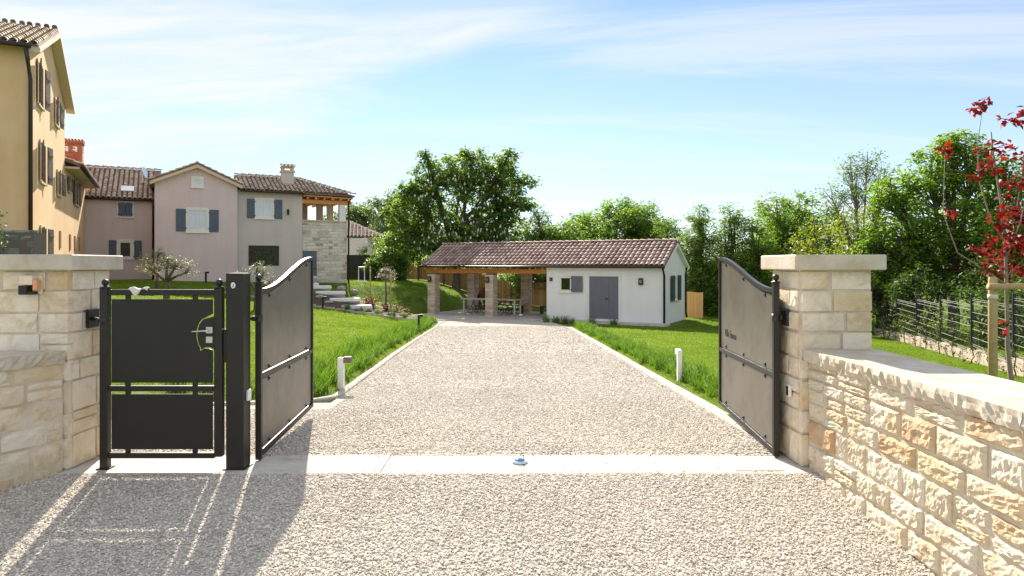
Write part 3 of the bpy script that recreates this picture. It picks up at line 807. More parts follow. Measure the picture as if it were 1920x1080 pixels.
# pedestrian gate
t = thing('pedestrian_gate', 'small black steel pedestrian gate with lever handle, closed, left of the drive', 'gate', (-3.30, 5.54, 0))
W = 0.925
MB().box(-0.032, 0.032, -0.03, 0.03, 0.005, 1.465, bev=0.004).build('hinge_post', M['gate'], t)
MB().box(-0.05, 0.05, -0.05, 0.05, 0.002, 0.010).build('foot_plate', M['gate'], t)
MB().box(W - 0.032, W + 0.032, -0.03, 0.03, 0.10, 1.465, bev=0.004).build('lock_stile', M['gate'], t)
finial(t, 0, 0, 1.465); finial(t, W, 0, 1.465)
for nm, z0, z1 in (('top_rail', 1.405, 1.452), ('middle_rail', 0.628, 0.672), ('bottom_rail', 0.085, 0.130)):
    MB().box(0.033, W - 0.033, -0.02, 0.02, z0, z1, bev=0.003).build(nm, M['gate'], t)
# upper sheet with the scalloped cut-out round the lock
xr = W - 0.052
cut = [(xr, 1.255)] + [(xr - 0.018 * k, 1.255 - 0.024 * k) for k in (1, 2)]
arc = [(xr - 0.135 * math.cos(q) ** 0.8 if math.cos(q) > 0 else xr, 1.085 + 0.155 * math.sin(q)) for q in np.linspace(0.95, -0.75, 12)]
hook = [(xr - 0.105, 0.952), (xr - 0.075, 0.970), (xr - 0.03, 0.972), (xr - 0.008, 0.962), (xr, 0.945)]
poly = [(0.052, 0.696), (0.052, 1.374), (xr, 1.374), (xr, 1.255)] + arc + hook + [(xr, 0.696)]
MB().prism(poly, 'y', -0.004, 0.004).build('upper_panel', M['gate'], t)
lp = [(W - 0.034, 1.235)] + [(x + 0.018, z) for x, z in arc] + [(x + 0.016, z + 0.014) for x, z in hook[:-1]] + [(W - 0.034, 0.965)]
MB().prism(lp, 'y', -0.022, 0.018).build('lock_plate', M['gate'], t)
MB().box(0.052, xr, -0.004, 0.004, 0.156, 0.604).build('lower_panel', M['gate'], t)
for x in (0.185, 0.73):
    for z0, z1 in ((1.36, 1.41), (0.665, 0.72), (0.585, 0.632), (0.125, 0.175)):
        MB().box(x - 0.02, x + 0.02, -0.009, 0.009, z0, z1, bev=0.002).build('clip', M['gate'], t)
h_ = MB().box(W - 0.098, W - 0.045, -0.030, -0.022, 1.098, 1.150, bev=0.003).build('handle', M['steel'], t)
MB().tube([(W - 0.07, -0.03, 1.122), (W - 0.07, -0.065, 1.122), (W - 0.085, -0.07, 1.122), (W - 0.19, -0.07, 1.116)], [0.008, 0.008, 0.008, 0.006], 10).build('lever', M['steel'], h_)
MB().box(W - 0.098, W - 0.045, -0.030, -0.022, 1.020, 1.072, bev=0.003).build('lock_cover', M['steel'], t)
hinge(t, 0, 0, 1.20, -0.06, 0.02)
MB().box(-0.258, -0.232, 0.15, 0.31, 1.12, 1.28, bev=0.008).build('wall_plate', M['black'], t)
MB().tube([(-0.235, 0.22, 1.20), (-0.14, 0.12, 1.20), (-0.05, 0.01, 1.20)], 0.016, 10).build('bracket_arm', M['black'], t)

# cloth on the top rail
mb = MB(); V = []; F_ = []
nx_, nz_ = 16, 9
for i in range(nx_ + 1):
    u_ = i / nx_
    x = 0.20 + 0.155 * u_
    drop = 0.075 * max(0.12, 1 - abs(u_ - 0.36) * 3.0)
    for j in range(nz_ + 1):
        w_ = j / nz_ * 2 - 1
        if abs(w_) < 0.3: y = -w_ / 0.3 * 0.026; z = 1.458 + 0.010 * math.sin(u_ * 9) + 0.006
        else:
            q = (abs(w_) - 0.3) / 0.7; y = -math.copysign(0.026 + 0.006 * math.sin(u_ * 17 + 3 * q), w_); z = 1.460 - q * (drop if w_ > 0 else 0.05) - 0.004 * math.sin(u_ * 14)
        V.append((x + 0.02 * (0.36 - u_) * max(0, 1.455 - z) * 12, y, z))
for i in range(nx_):
    for j in range(nz_):
        A = i * (nz_ + 1) + j; F_.append((A, A + 1, A + nz_ + 2, A + nz_ + 1))
mb.v = V; mb.f = F_
o = mb.build('cleaning_cloth', M['cloth'], None, True); o.location = (-3.30, 5.54, 0)
md = o.modifiers.new('thick', 'SOLIDIFY'); md.thickness = 0.003
tag(o, 'crumpled off-white cloth draped over the top rail of the small gate', 'cloth')

# lamp on the left pillar
t = thing('wall_lamp', 'small square wall lamp with peach glass on the left stone pillar', 'lamp', (-3.845, 5.472, 1.47))
MB().box(-0.085, 0.085, -0.012, 0.0, -0.05, 0.10, bev=0.004).build('back_plate', M['peach'], t)
MB().box(-0.055, 0.05, -0.075, -0.0125, 0.022, 0.095, bev=0.004).build('shade', M['peach'], t)
MB().box(-0.055, 0.01, -0.085, -0.0125, -0.055, 0.018, bev=0.004).build('housing', M['black'], t)
MB().box(0.011, 0.055, -0.080, -0.0125, -0.055, -0.03, bev=0.003).build('bracket', M['black'], t)
MB().box(0.052, 0.085, -0.075, -0.0125, -0.02, 0.06, bev=0.004).build('side_glass', M['amber'], t)

# stop in the middle of the threshold
t = thing('floor_marker', 'blue domed floor marker on the pale threshold in the middle of the drive', 'marker', (0.065, 5.70, 0.003))
MB().lathe([(0.066, 0), (0.066, 0.008), (0.058, 0.016), (0.045, 0.019)], 28).build('rim', M['clear_lens'], t, True)
MB().lathe([(0.045, 0.019), (0.038, 0.027), (0.020, 0.033), (0.002, 0.035)], 28).build('dome', M['blue_lens'], t, True)

# ------------------------------------------------------------------ roof tiles
def tile_mesh(name, m, r0=0.100, r1=0.078, L=0.42, n=6):
    """barrel tile: open half cone; local x across, y up the slope, z off the roof"""
    V = []; F_ = []; th = 0.016
    for (y, r_, lift) in ((0, r0, 0.030), (L, r1, 0.0)):
        for q in np.linspace(0, math.pi, n): V.append((r_ * math.cos(q), y, lift + r_ * 0.85 * math.sin(q)))
        for q in np.linspace(0, math.pi, n): V.append(((r_ - th) * math.cos(q), y, lift + (r_ - th) * 0.85 * math.sin(q)))
    for k in range(n - 1):
        F_.append((k, k + 1, 2 * n + k + 1, 2 * n + k))
        F_.append((k, n + k, n + k + 1, k + 1))
    F_.append((n, 0, 2 * n, 3 * n)); F_.append((n - 1, 2 * n - 1, 4 * n - 1, 3 * n - 1))
    me = bpy.data.meshes.new(name); me.from_pydata(V, [], F_)
    me.materials.append(m)
    return me
def slope_frames(origin, ex, ey, w, L, dx=0.235, dy=0.34, xr=None):
    """tile positions on a sloping plane: origin at the eave's start, ex along the eave, ey up the slope"""
    ex = Vector(ex).normalized(); ey = Vector(ey).normalized(); ez = ex.cross(ey).normalized()
    if ez.z < 0: ez = -ez
    out = []
    nc = max(1, round(w / dx)); nr = max(1, math.ceil(L / dy - 0.25)); dxx = w / nc
    for j in range(nr):
        for i in range(nc):
            x = (i + 0.5) * dxx; y = j * dy
            if xr:
                a, b = xr(min(1.0, (y + dy * .5) / L))
                if x < a or x > b: continue
            p = Vector(origin) + ex * (x + random.uniform(-.008, .008)) + ey * (y - 0.05) + ez * 0.012
            e2 = (ey + ex * random.uniform(-.02, .02)).normalized()
            out.append(Matrix((( *ex, 0), (*e2, 0), (*ez, 0), (0, 0, 0, 1))).transposed().to_4x4())
            mm = Matrix.Identity(4)
            for r_ in range(3):
                mm[r_][0] = ex[r_]; mm[r_][1] = e2[r_]; mm[r_][2] = ez[r_]; mm[r_][3] = p[r_]
            out[-1] = mm
    return out
def tiles_objects(frames, me, parent, name='tile'):
    for mm in frames:
        o = link(name, me, parent); o.matrix_basis = mm
def tiles_joined(frames, me, parent, name, m):
    co = np.array([v.co for v in me.vertices]); fs_ = np.array([list(p.vertices) for p in me.polygons])
    V = []; F_ = []
    h = np.concatenate([co, np.ones((len(co), 1))], 1)
    for k, mm in enumerate(frames):
        V.append((h @ np.array(mm).T)[:, :3]); F_.append(fs_ + k * len(co))
    if not V: return
    o = link(name, np_mesh(name, np.concatenate(V), np.concatenate(F_), m), parent)
    tag(o, kind='stuff')
    return o
T_RED = tile_mesh('tile', M['tile_red']); T_TALL = tile_mesh('tile', M['tile_tall']); T_HOUSE = tile_mesh('tile', M['tile_house'])
def ridge_caps(parent, p, q, me, m, joined=True):
    p, q = Vector(p), Vector(q); d = q - p; n = max(1, round(d.length / 0.36)); ey = d.normalized()
    ex = ey.cross(Vector((0, 0, 1))).normalized(); ez = ex.cross(ey)
    fr = []
    for k in range(n):
        pt_ = p + d * (k / n); mm = Matrix.Identity(4)
        for r_ in range(3):
            mm[r_][0] = ex[r_] * 1.15; mm[r_][1] = ey[r_]; mm[r_][2] = ez[r_]; mm[r_][3] = pt_[r_]
        fr.append(mm)
    tiles_joined(fr, me, parent, 'ridge_tiles', m)

# ------------------------------------------------------------------ windows, doors (local wall frame: wall face at y=yf, outward -y)
def rects(mb, x0, x1, z0, z1, b, ya, yb):
    mb.box(x0, x1, ya, yb, z0, z0 + b); mb.box(x0, x1, ya, yb, z1 - b, z1)
    mb.box(x0, x0 + b, ya, yb, z0 + b, z1 - b); mb.box(x1 - b, x1, ya, yb, z0 + b, z1 - b)
def window(parent, x0, x1, z0, z1, yf, trim_w=0.11, glass='glass_light', mull=1, inner='cream', Mx=None, trim='trim', sill=True):
    """x0..x1, z0..z1: the opening; trim round it"""
    w = MB()
    t = trim_w
    rects(w, x0 - t, x1 + t, z0 - t, z1 + t, t, yf - 0.045, yf + 0.02)
    wo = w
    if Mx is not None: wo.v = [tuple(Mx @ Vector(p)) for p in wo.v]
    wo = wo.build('window', M[trim], parent)
    def part(nm, fn, m, par):
        q = MB(); fn(q)
        if Mx is not None: q.v = [tuple(Mx @ Vector(p)) for p in q.v]
        return q.build(nm, M[m], par)
    def fr(q):
        rects(q, x0 + .004, x1 - .004, z0 + .004, z1 - .004, 0.055, yf - 0.026, yf + 0.01)
        for k in range(1, mull + 1):
            xm = x0 + (x1 - x0) * k / (mull + 1); q.box(xm - .035, xm + .035, yf - .022, yf + .01, z0 + .06, z1 - .06)
    part('frame', fr, inner, wo)
    n = mull + 1
    for k in range(n):
        a = x0 + .06 + (x1 - x0 - .12) * k / n + (.037 if k else 0); b = x0 + .06 + (x1 - x0 - .12) * (k + 1) / n - (.037 if k < n - 1 else 0)
        part('pane', lambda q: q.box(a, b, yf - .009, yf + .005, z0 + .06, z1 - .06), glass, wo)
    if sill: part('sill', lambda q: q.box(x0 - t - .03, x1 + t + .03, yf - .075, yf - .046, z0 - t, z0 - t + .05), trim, wo)
    return wo
def shutter(parent, x0, x1, z0, z1, yf, m='shutter_blue', hinge_side=0, ang=0, Mx=None):
    q = MB(); 
    n = 3; w = (x1 - x0) / n
    for k in range(n): q.box(x0 + w * k + .002, x0 + w * (k + 1) - .002, -.035, 0, z0, z1, bev=.004)
    for zz in (z0 + (z1 - z0) * .2, z0 + (z1 - z0) * .8): q.box(x0 + .02, x1 - .02, -.050, -.036, zz - .03, zz + .03)
    A = Matrix.Translation((0, yf - 0.012, 0))
    if ang:
        hx = x0 if hinge_side < 0 else x1
        A = Matrix.Translation((hx, yf - 0.03, 0)) @ Matrix.Rotation(ang, 4, 'Z') @ Matrix.Translation((-hx, 0, 0))
    if Mx is not None: A = Mx @ A
    q.v = [tuple(A @ Vector(p)) for p in q.v]
    s_ = q.build('shutter', M[m], parent)
    h = MB(); hx = x0 if hinge_side < 0 else x1
    for zz in (z0 + (z1 - z0) * .14, z0 + (z1 - z0) * .86): h.box(hx - .03, hx + .03, -.058, -.0505, zz - .025, zz + .025)
    h.v = [tuple(A @ Vector(p)) for p in h.v]
    h.build('hinge', M['black'], s_)
    return s_

# ------------------------------------------------------------------ outbuilding (local x = along the front to the RIGHT, y = back)
rzB = math.atan2(-BW[1], -BW[0])       # local +x points right/near
OB = thing('outbuilding', 'low white outbuilding with brown tiled roof and open brick pillared end', 'building', (*bpos(0, 0), GZ), rzB)
WL, WD, EH = 5.72, 3.75, 2.56             # white room: x from -5.72 to 0
RT = 1.12                                   # ridge above eave
mb = MB(); mb.prism([(0, -.3), (WD, -.3), (WD, EH), (WD / 2, EH + RT * 0.92), (0, EH)], 'x', -WL, 0.0)
mb.build('wall', M['white_paint'], OB)
oh = 0.24
ex0, ex1 = -13.03, 0.14
y0, yr = -oh, WD / 2
sl = Vector((0, yr - y0, RT)); SLEN = sl.length
for sgn in (1, -1):
    mb = MB()
    ya, yb = (y0, yr) if sgn > 0 else (WD + oh, yr)
    mb.add([(ex0, ya, EH + 0.02), (ex1, ya, EH + 0.02), (ex1, yb, EH + RT + 0.02), (ex0, yb, EH + RT + 0.02),
            (ex0, ya, EH - 0.04), (ex1, ya, EH - 0.04), (ex1, yb, EH + RT - 0.04), (ex0, yb, EH + RT - 0.04)],
           [(0, 1, 2, 3), (7, 6, 5, 4), (0, 4, 5, 1), (1, 5, 6, 2), (2, 6, 7, 3), (3, 7, 4, 0)])
    rf = mb.build('roof', M['roof_under'], OB)
    fr = slope_frames((ex0, ya, EH + 0.02), (1, 0, 0), (0, (yb - ya), RT), ex1 - ex0, SLEN, 0.235, 0.335)
    if sgn > 0:
        fr.sort(key=lambda m_: -m_[0][3])          # the nearest, largest-looking ones first
        tiles_objects(fr[:300], T_RED, rf)
        tiles_joined(fr[300:], T_RED, rf, 'far_tiles', M['tile_red_i'])
    else:
        tiles_joined(fr, T_RED, rf, 'back_tiles', M['tile_red_i'])
ridge_caps(OB, (ex0, yr, EH + RT + 0.06), (ex1, yr, EH + RT + 0.06), T_RED, M['tile_red_i'])
# verge boards at the right gable
mb = MB()
for ya, yb in ((y0, yr), (WD + oh, yr)):
    mb.add([(0.005, ya, EH - 0.045), (0.16, ya, EH - 0.045), (0.16, yb, EH + RT - 0.045), (0.005, yb, EH + RT - 0.045),
            (0.005, ya, EH - 0.16), (0.16, ya, EH - 0.16), (0.16, yb, EH + RT - 0.16), (0.005, yb, EH + RT - 0.16)],
           [(0, 1, 2, 3), (7, 6, 5, 4), (0, 4, 5, 1), (1, 5, 6, 2), (2, 6, 7, 3), (3, 7, 4, 0)])
mb.build('verge', M['white_paint'], OB)
# gutter and downpipes
g = MB(); g.tube([(ex0, y0 - 0.05, EH - 0.03), (ex1, y0 - 0.05, EH - 0.05)], 0.055, 10); g.build('gutter', M['brown_metal'], OB, True)
d_ = MB(); d_.tube([(0.05, y0 - .04, EH - .06), (0.05, y0 - .02, EH - .16), (0.05, -.05, EH - .42), (0.05, -.05, 0.03)], 0.05, 10); d_.build('downpipe', M['dark_metal'], OB, True)
d_ = MB(); d_.tube([(0.05, WD + .12, EH - .1), (0.05, WD - .02, EH - .35), (0.05, WD - .02, 0.25), (0.10, WD - .02, 0.05)], 0.05, 10); d_.build('downpipe', M['dark_metal'], OB, True)
# door: two leaves
dr = MB(); rects(dr, -3.64, -1.95, -0.02, 2.21, 0.13, -0.03, 0.02); dr = dr.build('door', M['trim'], OB)
MB().box(-3.508, -2.795 + .25, -0.022, 0.01, 0.01, 2.078).build('leaf', M['shutter_grey'], dr)
MB().box(-2.788 + .25, -2.083, -0.018, 0.01, 0.01, 2.078).build('leaf', M['shutter_grey'], dr)
hd = MB(); hd.box(-2.70, -2.66, -0.05, -0.023, 1.02, 1.08); hd.tube([(-2.68, -.06, 1.05), (-2.56, -.06, 1.05)], .012, 8); hd.build('handle', M['black'], dr)
window(OB, -5.0, -4.43, 1.37, 2.04, 0.0, 0.10, 'glass_dark', 0, 'cream')
shutter(OB, -4.40, -3.83, 1.33, 2.08, -0.05, 'shutter_grey', -1)
Mg = Matrix.Rotation(R(90), 4, 'Z')        # right gable wall: local x runs back, outward +x
window(OB, 1.62, 2.13, 1.02, 2.08, 0.0, 0.09, 'glass_light', 0, 'cream', Mx=Mg)
shutter(OB, 1.05, 1.58, 0.95, 2.12, -0.05, 'shutter_dark', 1, Mx=Mg)
shutter(OB, 2.17, 2.70, 0.95, 2.12, -0.05, 'shutter_dark', -1, Mx=Mg)
# the open end: brick pillars, beams, rafters
def brick_pillar(x, y, s=0.46, h=2.17):
    pl = MB().box(x - s / 2 + .012, x + s / 2 - .012, y - s / 2 + .012, y + s / 2 - .012, -0.1, h).build('brick_pillar', M['brick_mortar'], OB)
    mb = MB(); ch = 0.068; n = int(h / ch)
    for k in range(n):
        z = k * ch
        for (ax, ay, L, rot) in ((x, y - s / 2, s, 0), (x + s / 2, y, s, 1), (x, y + s / 2, s, 0), (x - s / 2, y, s, 1)):
            cutv = -s / 2 + (s * (0.5 if (k + rot) % 2 else 0.28))
            for a_, b_ in ((-s / 2, cutv), (cutv, s / 2)):
                a2, b2 = a_ + .005, b_ - .005
                if rot == 0: mb.box(ax + a2, ax + b2, ay - .010, ay + .012, z + .005, z + ch - .005)
                else: mb.box(ax - .010, ax + .010, ay + a2 + .012, ay + b2 - .012, z + .005, z + ch - .005)
    tag(mb.build('bricks', M['brick'], pl), kind='stuff')
    return pl
FP = [(-12.5, 0.23), (-8.94, 0.23)]
for x, y in FP + [(-12.03, 3.45), (-8.6, 3.45)]: brick_pillar(x, y)
for y in (0.23, 3.45): MB().box(-12.9, -WL - .005, y - .09, y + .09, 2.175, 2.39, bev=.008).build('beam', M['timber'], OB)
MB().box(-12.9, -WL - .005, yr - .08, yr + .08, EH + RT - .34, EH + RT - .13, bev=.008).build('ridge_beam', M['timber'], OB)
for k in range(11):
    x = -12.75 + k * 0.69
    for ya, yb in ((y0 + .03, yr), (WD + oh - .03, yr)):
        MB().add([(x - .04, ya, EH - .17), (x + .04, ya, EH - .17), (x + .04, yb, EH + RT - .17), (x - .04, yb, EH + RT - .17),
                  (x - .04, ya, EH - .072), (x + .04, ya, EH - .072), (x + .04, yb, EH + RT - .072), (x - .04, yb, EH + RT - .072)],
                 [(3, 2, 1, 0), (4, 5, 6, 7), (0, 1, 5, 4), (1, 2, 6, 5), (2, 3, 7, 6), (3, 0, 4, 7)]).build('rafter', M['timber'], OB)
for ya, yb, s_ in ((y0 + .02, yr, 1), (WD + oh - .02, yr, -1)):
    n = 12
    for k in range(n):
        a_, b_ = k / n + .003, (k + 1) / n - .003
        P = lambda f: (ya + (yb - ya) * f, EH - .068 + RT * f)
        (p0, z0_), (p1, z1_) = P(a_), P(b_)
        MB().add([(-12.98, p0, z0_), (-WL - .01, p0, z0_), (-WL - .01, p1, z1_), (-12.98, p1, z1_), (-12.98, p0, z0_ + .02), (-WL - .01, p0, z0_ + .02), (-WL - .01, p1, z1_ + .02), (-12.98, p1, z1_ + .02)],
                 [(3, 2, 1, 0), (4, 5, 6, 7), (0, 1, 5, 4), (1, 2, 6, 5), (2, 3, 7, 6), (3, 0, 4, 7)]).build('roof_board', M['timber'], OB)
# paved floor: slabs over a bed
pb = MB(); pb.box(-12.95, -WL - 0.01, -1.35, 4.1, -0.2, -0.012); pb.box(-WL, 0.3, -0.75, -0.005, -0.2, -0.014)
pb = pb.build('patio', M['mortar'])
pb.location = (*bpos(0, 0), GZ + 0.02); pb.rotation_euler = (0, 0, rzB); struct(pb)
for i in range(9):
    for j in range(7):
        x0_, y0_ = -12.93 + i * 0.80, -1.33 + j * 0.775
        MB().box(x0_, x0_ + .79, y0_, y0_ + .765, -.05, random.uniform(-.002, .002)).build('paving_slab', M['paving'], pb)
for i in range(7):
    MB().box(-WL + i * .86 + .004, -WL + i * .86 + .85, -0.74, -0.01, -.05, random.uniform(-.002, .002)).build('paving_slab', M['paving'], pb)
MB().box(-5.0, -WL + 5.2, -1.33, -0.76, -.05, -.013).build('paving_slab', M['paving'], pb) if False else None
MBX = Matrix.Translation((*bpos(0, 0), GZ)) @ Matrix.Rotation(rzB, 4, 'Z')
def ob(p): return tuple(MBX @ Vector(p))
def box_lamp(name, label, p, s=0.17, h=0.24, m='brown_metal'):
    t = thing(name, label, 'lamp', ob(p), rzB, 'box lamps on the outbuilding')
    MB().box(-s / 2, s / 2, -0.10, 0.0, -h / 2, h / 2, bev=.006).build('housing', M[m], t)
    MB().box(-s / 4, s / 4, -0.106, -0.101, -h / 5, h / 5).build('lens', M['copper'], t)
    return t
box_lamp('wall_lamp', 'dark box lamp on white wall right of the grey double door', (-1.02, -0.005, 1.86), 0.20, 0.30)
box_lamp('wall_lamp', 'small dark box lamp on white wall left of the little window', (-5.47, -0.005, 1.92), 0.13, 0.17, 'black')
box_lamp('wall_lamp', 'dark box lamp on the leftmost front brick pillar', (-12.55, -0.018, 1.86), 0.18, 0.28)
box_lamp('wall_lamp', 'dark box lamp on the front brick pillar nearest the white wall', (-9.0, -0.018, 1.86), 0.18, 0.28)

# table on spoked wheels
tb = thing('cart_table', 'long pale table standing on iron spoked wheels under the tiled roof', 'table', ob((-10.0, 1.75, 0.022)), rzB)
for k in range(4): MB().box(-1.5, 1.9, -0.42 + k * .21 + .003, -0.42 + (k + 1) * .21 - .003, 0.74, 0.785, bev=.004).build('top_board', M['table_white'], tb)
for x in (-0.75, 1.15):
    for y in (-0.30, 0.30):
        for dx in (-0.24, 0.24):
            w = MB(); r_ = 0.19
            w.tube([(x + dx + r_ * math.cos(q), y, r_ + .012 + r_ * math.sin(q)) for q in np.linspace(0, 6.283, 25)], 0.015, 6)
            for q in np.linspace(0, 6.283, 6, endpoint=False): w.tube([(x + dx, y, r_ + .012), (x + dx + r_ * math.cos(q), y, r_ + .012 + r_ * math.sin(q))], 0.010, 5)
            w.tube([(x + dx, y - .03, r_ + .012), (x + dx, y + .03, r_ + .012)], .03, 8)
            w.build('wheel', M['black'], tb)
            MB().tube([(x + dx, y, r_ + .012), (x - dx * .3, y, 0.735)], .016, 6).build('strut', M['black'], tb)
for x in (-1.35, 1.75):
    for y in (-0.33, 0.33): MB().box(x - .03, x + .03, y - .03, y + .03, 0.0, 0.739).build('leg', M['table_white'], tb)
bt = thing('bottle', 'dark bottle standing on the pale table', 'bottle', ob((-10.65, 1.75, 0.022 + 0.785)))
MB().lathe([(.035, 0), (.037, .02), (.037, .16), (.014, .21), (.014, .26)], 12).build('glass', M['glass_dark'], bt, True)
MB().lathe([(.016, .261), (.016, .28)], 10).build('stopper', M['copper'], bt)
bn = thing('bench', 'plain wooden bench at the back edge of the paved floor', 'bench', ob((-7.9, 2.7, 0.022)), rzB)
for k in range(3): MB().box(-0.75, 0.75, -.2 + k * .135, -.2 + k * .135 + .125, .42, .455).build('seat_board', M['fence_wood'], bn)
for x in (-.6, .6): MB().box(x - .03, x + .03, -.16, .16, 0, .418).build('leg', M['black'], bn)

# ------------------------------------------------------------------ the houses on the left, one common frame
HA = math.atan2(0.458, 0.889)
HO = (-17.8, 34.0)
HM = Matrix.Translation((*HO, 0)) @ Matrix.Rotation(HA, 4, 'Z')
def hw(p): return tuple(HM @ Vector(p))
MH = thing('mauve_house', 'mauve and taupe rendered house with blue shutters, gable front and stone tower', 'house', (*HO, 0), HA)
# gabled middle block
mb = MB(); mb.prism([(0, 0.3), (3.84, 0.3), (3.84, 5.9), (1.92, 6.68), (0, 5.9)], 'y', 0, 6.0); mb.build('gable_block', M['mauve'], MH)
mb = MB(); mb.box(3.842, 7.20, 0.30, 6.0, 0.3, 5.62); mb.build('right_wing', M['taupe'], MH)
mb = MB(); mb.box(-6.2, -0.002, 2.82, 8.5, 0.3, 5.12); mb.build('left_wing', M['mauve'], MH)
def slope_slab(parent, pts, th=0.06, m='roof_under', nm='roof'):
    n = len(pts); mb = MB()
    mb.add(pts + [(p[0], p[1], p[2] - th) for p in pts], [tuple(range(n)), tuple(range(2 * n - 1, n - 1, -1))] + [(i, n + i, n + (i + 1) % n, (i + 1) % n) for i in range(n)])
    return mb.build(nm, M[m], parent)
# gable roof: ridge runs back
for s_, x0_ in ((1, -0.22), (-1, 4.06)):
    xm, ze, zr_ = 1.92, 5.86, 6.82
    rf = slope_slab(MH, [(x0_, -0.25, ze), (xm, -0.25, zr_), (xm, 6.4, zr_), (x0_, 6.4, ze)])
    fr = slope_frames((x0_, -0.25 if s_ < 0 else 6.4, ze), (0, s_ * -1.0, 0), (xm - x0_, 0, zr_ - ze), 6.65, math.hypot(xm - x0_, zr_ - ze))
    tiles_joined(fr, T_HOUSE, rf, 'tiles', M['tile_house'])
    mb = MB(); mb.add([(x0_, -.28, ze - .065), (xm, -.28, zr_ - .065), (xm, -.005, zr_ - .065), (x0_, -.005, ze - .065), (x0_, -.28, ze - .22), (xm, -.28, zr_ - .22), (xm, -.005, zr_ - .22), (x0_, -.005, ze - .22)],
                      [(0, 1, 2, 3), (7, 6, 5, 4), (0, 4, 5, 1), (1, 5, 6, 2), (2, 6, 7, 3), (3, 7, 4, 0)])
    mb.build('verge', M['beige_wall'], MH)
ridge_caps(MH, (1.92, 6.4, 6.86), (1.92, -0.25, 6.86), T_HOUSE, M['tile_house'])
# left wing roof
rf = slope_slab(MH, [(-6.3, 2.60, 5.13), (0.3, 2.60, 5.13), (0.3, 6.2, 7.12), (-6.3, 6.2, 7.12)])
fr = slope_frames((-6.3, 2.60, 5.13), (1, 0, 0), (0, 3.6, 1.99), 6.2, math.hypot(3.6, 1.99))
tiles_joined(fr, T_HOUSE, rf, 'tiles', M['tile_house'])
ridge_caps(MH, (-6.3, 6.2, 7.15), (0.3, 6.2, 7.15), T_HOUSE, M['tile_house'])
slope_slab(MH, [(-6.3, 6.2, 7.12), (0.3, 6.2, 7.12), (0.3, 9.0, 5.2), (-6.3, 9.0, 5.2)])
def gut(a_, b_, r_=.06, m='brown_metal', par=None):
    g = MB(); g.tube([a_, b_], r_, 8); return g.build('gutter', M[m], par or MH, True)
gut((-3.4, 2.56, 5.07), (-0.05, 2.56, 5.07))
sk = MB(); 
skm = Matrix.Translation((-1.3, 2.60 + 0.85, 5.13 + 0.85 * 0.553)) @ Matrix.Rotation(math.atan2(1.99, 3.6), 4, 'X')
MB().box(-.30, .30, -.32, .32, .06, .17, skm).build('skylight', M['steel'], MH)
dish = MB(); dish.lathe([(0.02, 0), (0.16, 0.02), (0.27, 0.07), (0.32, 0.13)], 18)
dm = Matrix.Translation((-0.62, 4.5, 6.75)) @ Matrix.Rotation(R(78), 4, 'Y') @ Matrix.Rotation(R(20), 4, 'X')
dish.v = [tuple(dm @ Vector(p)) for p in dish.v]
dish.tube([(-0.6, 4.5, 6.1), (-0.6, 4.5, 6.75)], .025, 6); dish.build('dish', M['steel'], MH)
# right wing roof, hipped over the loggia tower
ze, zr_ = 5.62, 6.72
XR = 10.05
rf = slope_slab(MH, [(3.95, -0.0, ze), (XR, -0.0, ze - .06), (7.3, 2.9, zr_), (3.95, 2.9, zr_)])
Ls = math.hypot(2.9, zr_ - ze)
fr = slope_frames((4.05, 0.0, ze), (1, 0, 0), (0, 2.9, zr_ - ze), XR - 4.05, Ls, xr=lambda f: (0, (XR - 4.05) * (1 - f) + (7.3 - 4.05) * f))
tiles_joined(fr, T_HOUSE, rf, 'tiles', M['tile_house'])
rf = slope_slab(MH, [(XR, 0.0, ze - .06), (XR, 6.0, ze - .06), (7.3, 2.9, zr_)])
slope_slab(MH, [(3.95, 2.9, zr_), (7.3, 2.9, zr_), (XR, 6.0, ze - .06), (3.95, 6.0, ze)])
ridge_caps(MH, (3.95, 2.9, zr_ + .03), (7.3, 2.9, zr_ + .03), T_HOUSE, M['tile_house'])
ridge_caps(MH, (XR, 0.0, ze), (7.3, 2.9, zr_ + .03), T_HOUSE, M['tile_house'])
gut((4.0, -0.05, ze - .05), (7.25, -0.05, ze - .06))
# loggia timber ceiling, posts
slope_slab(MH, [(7.22, 0.05, ze - .13), (XR - .1, 0.05, ze - .19), (XR - .1, 5.8, ze - .19), (7.22, 5.8, ze - .13)], .05, 'timber', 'loggia_ceiling')
for k in range(6): MB().box(7.4 + k * .45, 7.5 + k * .45, 0.06, 5.7, ze - .34, ze - .245).build('rafter', M['timber'], MH)
MB().box(7.21, XR - .15, 0.32, 0.50, ze - .56, ze - .345).build('beam', M['timber'], MH)
for x, y, m in ((9.42, 0.52, 'white_paint'), (8.72, 3.2, 'beige_wall'), (9.42, 3.6, 'beige_wall'), (7.9, 3.6, 'beige_wall')):
    MB().box(x - .17, x + .17, y - .17, y + .17, 4.10, ze - .35).build('post', M[m], MH)
# stone tower: core and stones
MB().box(7.204, 9.66, 0.36, 4.2, 0.2, 4.08).build('tower_core', M['mortar'], MH)
tw = bpy.data.objects['tower_core']
dskip = lambda s, z: s < 0.78 and z < 2.45
lay_stones(tw, ST_TOWER, lambda s, z: ((7.21 + s, 0.36, z), 0.0), 2.45, [0.20, 0.24, 0.16, 0.18, 0.14, 0.20, 0.15, 0.17, 0.19, 0.14, 0.16, 0.20, 0.15, 0.17, 0.14, 0.18, 0.16, 0.19, 0.15, 0.17, 0.12], (0.20, 0.52), 0.12, 0.016, 77, 0.42, 0.03, dskip, 0.012)
lay_stones(tw, ST_TOWER, lambda s, z: ((9.66, 0.40 + s, z), math.pi / 2), 1.8, [0.22] * 16, (0.3, 0.6), 0.12, 0.016, 78, 0.50, 0.0, None, 0.012)
MB().box(7.20, 9.72, 0.28, 4.25, 4.08, 4.14).build('parapet_cap', M['mortar'], MH)
